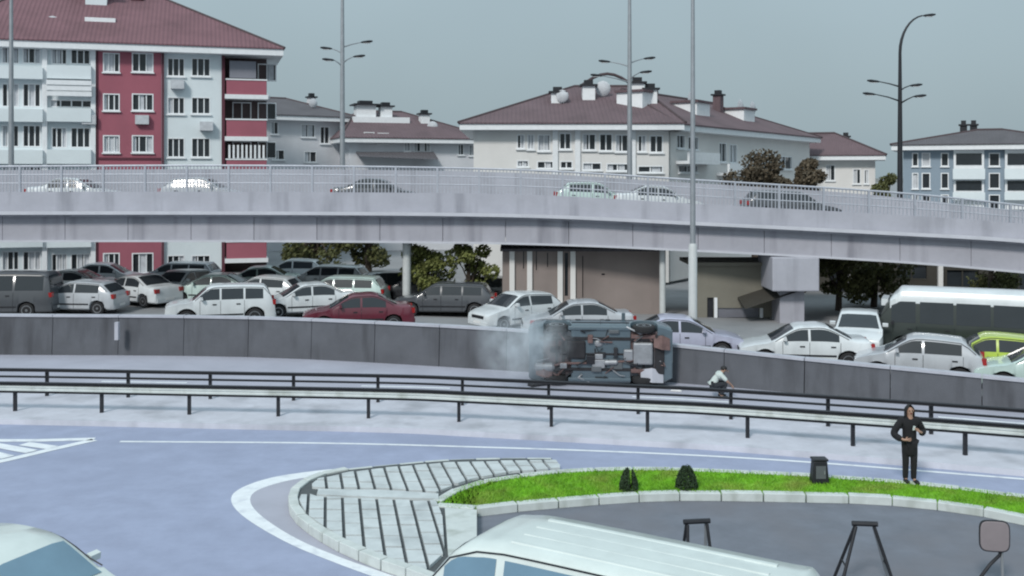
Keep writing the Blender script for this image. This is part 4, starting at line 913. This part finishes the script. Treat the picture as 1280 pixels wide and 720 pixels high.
for k in range(34):                                     # hoses, brackets and shields on the underside
    x, y = rw.uniform(-1.9, 1.95), rw.uniform(-.72, .72); m_ = rw.choice([M_BLK, M_BLK, M_RUST, M_ALU, M_DARK, M_KERBD])
    if k % 3: MB().tube([(x, y, .2), (x + rw.uniform(-.4, .4), y + rw.uniform(-.15, .15), rw.uniform(.12, .22)), (x + rw.uniform(-.6, .6), y + rw.uniform(-.25, .25), .24)], rw.uniform(.012, .03), 6).build('hose', m_, ov, True)
    else:
        a, b_ = rw.uniform(.06, .2), rw.uniform(.05, .14); o = MB().box(x - a, x + a, y - b_, y + b_, rw.uniform(.12, .2), .3).build('bracket', m_, ov); bevel(o, .02)
for x, y, l, a_ in ((1.6, .62, .7, .3), (1.9, -.4, .5, -.4), (-1.75, .5, .5, .2)):   # torn shields hanging off
    mb = MB(); mb.loft([[(x - l / 2, y - .16, .22), (x - l / 2, y + .14, .12), (x - l / 2, y + .14, .135), (x - l / 2, y - .16, .235)], [(x, y - .22, .16), (x, y + .2, .03), (x, y + .2, .045), (x, y - .22, .175)], [(x + l / 2, y - .1, .24), (x + l / 2, y + .24, .16), (x + l / 2, y + .24, .175), (x + l / 2, y - .1, .255)]]); mb.build('torn_shield', M_CAP if a_ > .25 else M_RUST, ov)
MB().sphere((-.05, -.34, .235), (.13, .13, .05)).build('drain_cover', M_ALU, ov, True)
# debris by the wreck
t = MB(); t.loft([[(x, y, z) for x, z in ((-.32, 0.0), (.30, .02), (.36, .10), (.1, .16), (-.28, .10))] for y in (-.18, -.1, .16)]); o = t.build('wreck_debris', M_BLK); o.location = gp(672, 482) + Vector((0, 0, .004)); o.rotation_euler = (0, 0, .5); bevel(o, .02); tag(o, 'dark torn bumper fragment lying left of the overturned car', 'debris')
t = MB(); t.loft([[(x, y, z) for x, z in ((-.18, 0), (.2, 0), (.16, .06), (-.1, .11))] for y in (-.12, .1)]); o = t.build('wreck_debris', M_PLATE); o.location = gp(845, 489) + Vector((0, 0, .004)); o.rotation_euler = (0, 0, -.3); bevel(o, .02); tag(o, 'small pale broken panel lying between the wreck and the crouching person', 'debris')
# haze puff added for the motion blur at the left end of the wreck
sm = MB(); sm.sphere((0, 0, 0), (1.75, 1.0, 1.45), 24, 14); so = sm.build('haze', None or M_BLK, None, True); so.location = (oc.x - 2.6, oc.y - .45, 1.5)
ms = bpy.data.materials.new('haze_volume'); ms.use_nodes = True; tt = ms.node_tree; tt.nodes.clear()
ou = tt.nodes.new('ShaderNodeOutputMaterial'); pv = tt.nodes.new('ShaderNodeVolumePrincipled'); pv.inputs['Color'].default_value = (.90, .95, .98, 1); pv.inputs['Anisotropy'].default_value = .1
co = tt.nodes.new('ShaderNodeTexCoord'); no = tt.nodes.new('ShaderNodeTexNoise'); no.inputs['Scale'].default_value = 1.9; no.inputs['Detail'].default_value = 5; tt.links.new(co.outputs['Object'], no.inputs['Vector'])
mp = tt.nodes.new('ShaderNodeMapping'); mp.inputs['Scale'].default_value = (1 / 1.75, 1 / 1.0, 1 / 1.45); tt.links.new(co.outputs['Object'], mp.inputs[0])
ln = tt.nodes.new('ShaderNodeVectorMath'); ln.operation = 'LENGTH'; tt.links.new(mp.outputs[0], ln.inputs[0])
m1 = tt.nodes.new('ShaderNodeMapRange'); m1.inputs[1].default_value = .15; m1.inputs[2].default_value = 1.0; m1.inputs[3].default_value = 1; m1.inputs[4].default_value = 0; tt.links.new(ln.outputs['Value'], m1.inputs[0])
m2 = tt.nodes.new('ShaderNodeMapRange'); m2.inputs[1].default_value = .35; m2.inputs[2].default_value = .7; m2.inputs[3].default_value = .0; m2.inputs[4].default_value = 1.75; tt.links.new(no.outputs[0], m2.inputs[0])
mm = tt.nodes.new('ShaderNodeMath'); mm.operation = 'MULTIPLY'; tt.links.new(m1.outputs[0], mm.inputs[0]); tt.links.new(m2.outputs[0], mm.inputs[1]); tt.links.new(mm.outputs[0], pv.inputs['Density']); tt.links.new(pv.outputs[0], ou.inputs['Volume'])
so.data.materials.clear(); so.data.materials.append(ms); tag(so, 'pale blue grey haze added for motion blur at the left end of the overturned car', 'haze', kind='stuff')
# ================================================================== PEOPLE
M_SKIN = mat('skin', (.36, .22, .16), .6, .08, 8); M_BLKC = mat('black_cloth', (.010, .010, .012), .9, .25, 6, bump=.3); M_HAIR = mat('black_hair', (.008, .007, .007), .6, .2, 10); M_SHIRT = mat('pale_shirt', (.50, .56, .54), .9, .1, 5, bump=.3); M_TROU = mat('dark_trousers', (.02, .024, .03), .9, .2, 6); M_SHOE = mat('shoe', (.012, .012, .012), .6, .2, 8)
def skin(name, nodes, edges, m, parent, sub=2):
    """nodes: name -> (x, y, z, rx, ry); one continuous surface grown on the edges"""
    ks = list(nodes); me = bpy.data.meshes.new(name); me.from_pydata([nodes[k][:3] for k in ks], [(ks.index(a), ks.index(b)) for a, b in edges], [])
    ob = bpy.data.objects.new('tmp', me); COL.objects.link(ob); ob.modifiers.new('s', 'SKIN'); ob.modifiers.new('ss', 'SUBSURF').levels = sub
    for i, k in enumerate(ks): sv = me.skin_vertices[0].data[i]; sv.radius = nodes[k][3:5]; sv.use_root = (i == 0)
    dg = bpy.context.evaluated_depsgraph_get(); m2 = bpy.data.meshes.new_from_object(ob.evaluated_get(dg)); bpy.data.objects.remove(ob)
    m2.name = name; m2.materials.clear(); m2.materials.append(m)
    for p in m2.polygons: p.use_smooth = True
    return link(name, m2, parent)
def hand(nodes, edges, wrist, d, side, up):
    """palm and five bent fingers growing from the node `wrist`; d along the hand, side across it"""
    w0 = Vector(nodes[wrist][:3]); d = Vector(d).normalized(); side = Vector(side).normalized(); up = Vector(up).normalized()
    pn = wrist + '_palm'; c = w0 + d * .075; nodes[pn] = (*c, .034, .02); edges.append((wrist, pn))
    for i, (o_, l) in enumerate(((-.030, .060), (-.010, .078), (.010, .074), (.030, .058))):
        a = c + d * .035 + side * o_; b = a + d * l * .55 - up * .008; e = b + d * l * .35 - up * .026
        for j, q in enumerate((a, b, e)): nodes[f'{pn}f{i}{j}'] = (*q, .009 - .001 * j, .009 - .001 * j)
        edges += [(pn, f'{pn}f{i}0'), (f'{pn}f{i}0', f'{pn}f{i}1'), (f'{pn}f{i}1', f'{pn}f{i}2')]
    a = w0 + d * .05 - side * .045; b = a + d * .04 - side * .018
    nodes[pn + 't0'] = (*a, .011, .011); nodes[pn + 't1'] = (*b, .009, .009); edges += [(pn, pn + 't0'), (pn + 't0', pn + 't1')]
def head_parts(t, c, fwd, hairfn):
    """face features and hair around the head centre c; fwd: looking direction"""
    f = Vector(fwd).normalized(); s = f.cross(Vector((0, 0, 1))).normalized(); u = s.cross(f); c = Vector(c)
    for q in (-1, 1):
        MB().sphere(c + f * .088 + s * q * .033 + u * .005, .012, 8, 5).build('eye', M_HAIR, t, True); MB().sphere(c + s * q * .083 - u * .01, (.018, .028, .034), 8, 5).build('ear', M_SKIN, t, True)
    MB().tube([c + f * .09 + u * .01, c + f * .118 - u * .022, c + f * .092 - u * .03], [.008, .015, .006], 6).build('nose', M_SKIN, t, True)
    MB().tube([c + f * .092 - u * .055 - s * .024, c + f * .099 - u * .056, c + f * .092 - u * .055 + s * .024], [.004, .007, .004], 6).build('mouth', M_RED, t, True)
# --- standing person in black
P0 = gp(1137, 603, ZI); pr = thing('person', 'person in a black coat and trousers standing on the grass verge', 'person', P0, R(4))
n = {'pel': (0, 0, .95, .13, .10), 'wai': (0, .01, 1.10, .125, .09), 'che': (0, .01, 1.30, .15, .105), 'nek': (0, .01, 1.47, .055, .055), 'hd0': (0, -.005, 1.55, .07, .08), 'hd1': (0, -.005, 1.63, .083, .095), 'hd2': (0, .0, 1.69, .06, .07)}
e = [('pel', 'wai'), ('wai', 'che'), ('che', 'nek'), ('nek', 'hd0'), ('hd0', 'hd1'), ('hd1', 'hd2')]
for s, L in ((-1, 'l'), (1, 'r')):
    n['hip' + L] = (s * .095, 0, .88, .085, .09); n['kne' + L] = (s * .085, -.01 - .02 * s, .49, .055, .058); n['ank' + L] = (s * .08, .01 - .03 * s, .09, .036, .042); n['toe' + L] = (s * .10, -.15 - .03 * s, .035, .036, .028)
    e += [('pel', 'hip' + L), ('hip' + L, 'kne' + L), ('kne' + L, 'ank' + L), ('ank' + L, 'toe' + L)]
n['shl'] = (-.185, .01, 1.41, .06, .06); n['ell'] = (-.37, .03, 1.08, .045, .045); n['wrl'] = (-.22, -.19, 1.0, .028, .026)
n['shr'] = (.185, .01, 1.41, .06, .06); n['elr'] = (.33, .03, 1.10, .045, .045); n['wrr'] = (.17, -.2, 1.16, .028, .026)
for L in 'lr': e += [('che', 'sh' + L), ('sh' + L, 'el' + L), ('el' + L, 'wr' + L)]
hand(n, e, 'wrl', (1, -.3, .1), (0, -.2, -1), (0, -1, 0)); hand(n, e, 'wrr', (-.8, -.2, .5), (.4, 0, -1), (0, -1, 0))
body = skin('body', n, e, M_SKIN, pr)
cn = {'wai': (0, .01, 1.08, .165, .125), 'che': (0, .01, 1.30, .185, .135), 'col': (0, .015, 1.46, .085, .08), 'hem': (0, .005, .90, .20, .15), 'hem2': (0, .0, .74, .185, .145), 'hem3': (0, .0, .56, .165, .135)}
for s, L, q in ((-1, 'l', (-.245, -.165, .99)), (1, 'r', (.195, -.175, 1.145))):
    cn['sh' + L] = (s * .185, .01, 1.395, .088, .085); cn['el' + L] = (n['el' + L][0], .05, n['el' + L][2], .10, .095); cn['cu' + L] = (*q, .07, .065)
skin('coat', cn, [('wai', 'che'), ('che', 'col'), ('wai', 'hem'), ('hem', 'hem2'), ('hem2', 'hem3'), ('che', 'shl'), ('shl', 'ell'), ('ell', 'cul'), ('che', 'shr'), ('shr', 'elr'), ('elr', 'cur')], M_BLKC, pr)
tn = {'pel': (0, 0, .92, .14, .115)}; te = []
for L in 'lr':
    for k, rr in (('hip', .098), ('kne', .078), ('ank', .062)): v_ = n[k + L]; tn[k + L] = (v_[0], v_[1], v_[2] - (.0 if k != 'ank' else .035), rr, rr)
    te += [('pel', 'hip' + L), ('hip' + L, 'kne' + L), ('kne' + L, 'ank' + L)]
    a = n['toe' + L]; MB().sphere((a[0], a[1] + .06, .045), (.05, .14, .048), 12, 7).build('shoe', M_SHOE, pr, True)
skin('trousers', tn, te, M_BLKC, pr)
head_parts(pr, (0, -.005, 1.62), (-.12, -1, -.05), None)
# hair: open at the face, falling to the shoulders
hm2 = MB(); rr2 = []
for i in range(9):
    a = i / 8; z = 1.742 - .30 * a; rr = .035 + .08 * math.sin(min(1, a * 2.4) * math.pi / 2); gap = R(20 + 42 * min(1, a * 2.5))
    rr2.append([(rr * .95 * math.sin(-math.pi + gap + (2 * math.pi - 2 * gap) * k / 16), .01 + rr * 1.12 * math.cos(-math.pi + gap + (2 * math.pi - 2 * gap) * k / 16), z) for k in range(17)])
inner = [[(x * .86, .01 + (y - .01) * .86, z - .004) for x, y, z in r_] for r_ in rr2]
for A in (rr2, inner): hm2.loft(A, False, False)
for i in range(8):
    for k in (0, 16): hm2.quad(rr2[i][k], rr2[i + 1][k], inner[i + 1][k], inner[i][k])
hm2.poly(rr2[0]); hm2.build('hair', M_HAIR, pr, True)
MB().loft([[(.02 + x, -.135 + y, 1.25 + z) for x, z in ((-.02, -.05), (.03, -.05), (.045, .04), (.0, .05))] for y in (-.02, .0)]).build('scarf_end', M_SHIRT, pr)
# --- crouching person in a pale shirt behind the guardrail
P1 = gp(899, 497); cp = thing('person', 'crouching person in a pale shirt and dark trousers behind the guardrail', 'person', (P1.x, P1.y, .004), R(0))
n = {'pel': (-.20, .02, .42, .13, .12), 'wai': (-.16, .02, .56, .13, .10), 'che': (-.0, .0, .72, .15, .11), 'nek': (.10, -.01, .82, .05, .05), 'hd0': (.135, -.015, .855, .068, .07), 'hd1': (.17, -.02, .895, .08, .085), 'hd2': (.19, -.02, .935, .06, .06)}
e = [('pel', 'wai'), ('wai', 'che'), ('che', 'nek'), ('nek', 'hd0'), ('hd0', 'hd1'), ('hd1', 'hd2')]
for s, L in ((-1, 'l'), (1, 'r')):
    n['hip' + L] = (-.16, s * .10, .40, .085, .085); n['kne' + L] = (.20, s * .15, .47, .058, .058); n['ank' + L] = (.02, s * .14, .09, .04, .038); n['toe' + L] = (.18, s * .16, .035, .036, .03)
    n['sh' + L] = (.04, s * .18, .74, .055, .055); n['el' + L] = (.20, s * .24, .56, .043, .043); n['wr' + L] = (.36, s * .14, .42, .027, .027)
    e += [('pel', 'hip' + L), ('hip' + L, 'kne' + L), ('kne' + L, 'ank' + L), ('ank' + L, 'toe' + L), ('che', 'sh' + L), ('sh' + L, 'el' + L), ('el' + L, 'wr' + L)]
    hand(n, e, 'wr' + L, (.6, -.2 * s, -.8), (0, 1, 0), (.7, 0, .5))
skin('body', n, e, M_SKIN, cp)
cn = {'wai': (-.17, .02, .55, .165, .135), 'che': (0, 0, .72, .18, .14), 'col': (.085, -.01, .80, .075, .075), 'hem': (-.2, .02, .44, .155, .145)}
ce = [('wai', 'che'), ('che', 'col'), ('wai', 'hem')]
tn = {'pel': (-.20, .02, .40, .15, .14)}; te = []
for s, L in ((-1, 'l'), (1, 'r')):
    cn['sh' + L] = (.035, s * .18, .735, .08, .08); q = n['el' + L]; cn['el' + L] = (q[0], q[1], q[2], .062, .062); ce += [('che', 'sh' + L), ('sh' + L, 'el' + L)]
    for k, rr in (('hip', .10), ('kne', .078), ('ank', .058)): v_ = n[k + L]; tn[k + L] = (*v_[:3], rr, rr)
    te += [('pel', 'hip' + L), ('hip' + L, 'kne' + L), ('kne' + L, 'ank' + L)]
    a = n['toe' + L]; MB().sphere((a[0] - .06, a[1], .045), (.14, .05, .048), 12, 7).build('shoe', M_SHOE, cp, True)
skin('shirt', cn, ce, M_SHIRT, cp); skin('trousers', tn, te, M_TROU, cp)
head_parts(cp, (.17, -.02, .885), (1, -.25, -.35), None)
MB().sphere((.145, -.015, .925), (.105, .098, .078), 14, 8).build('hair', M_HAIR, cp, True)
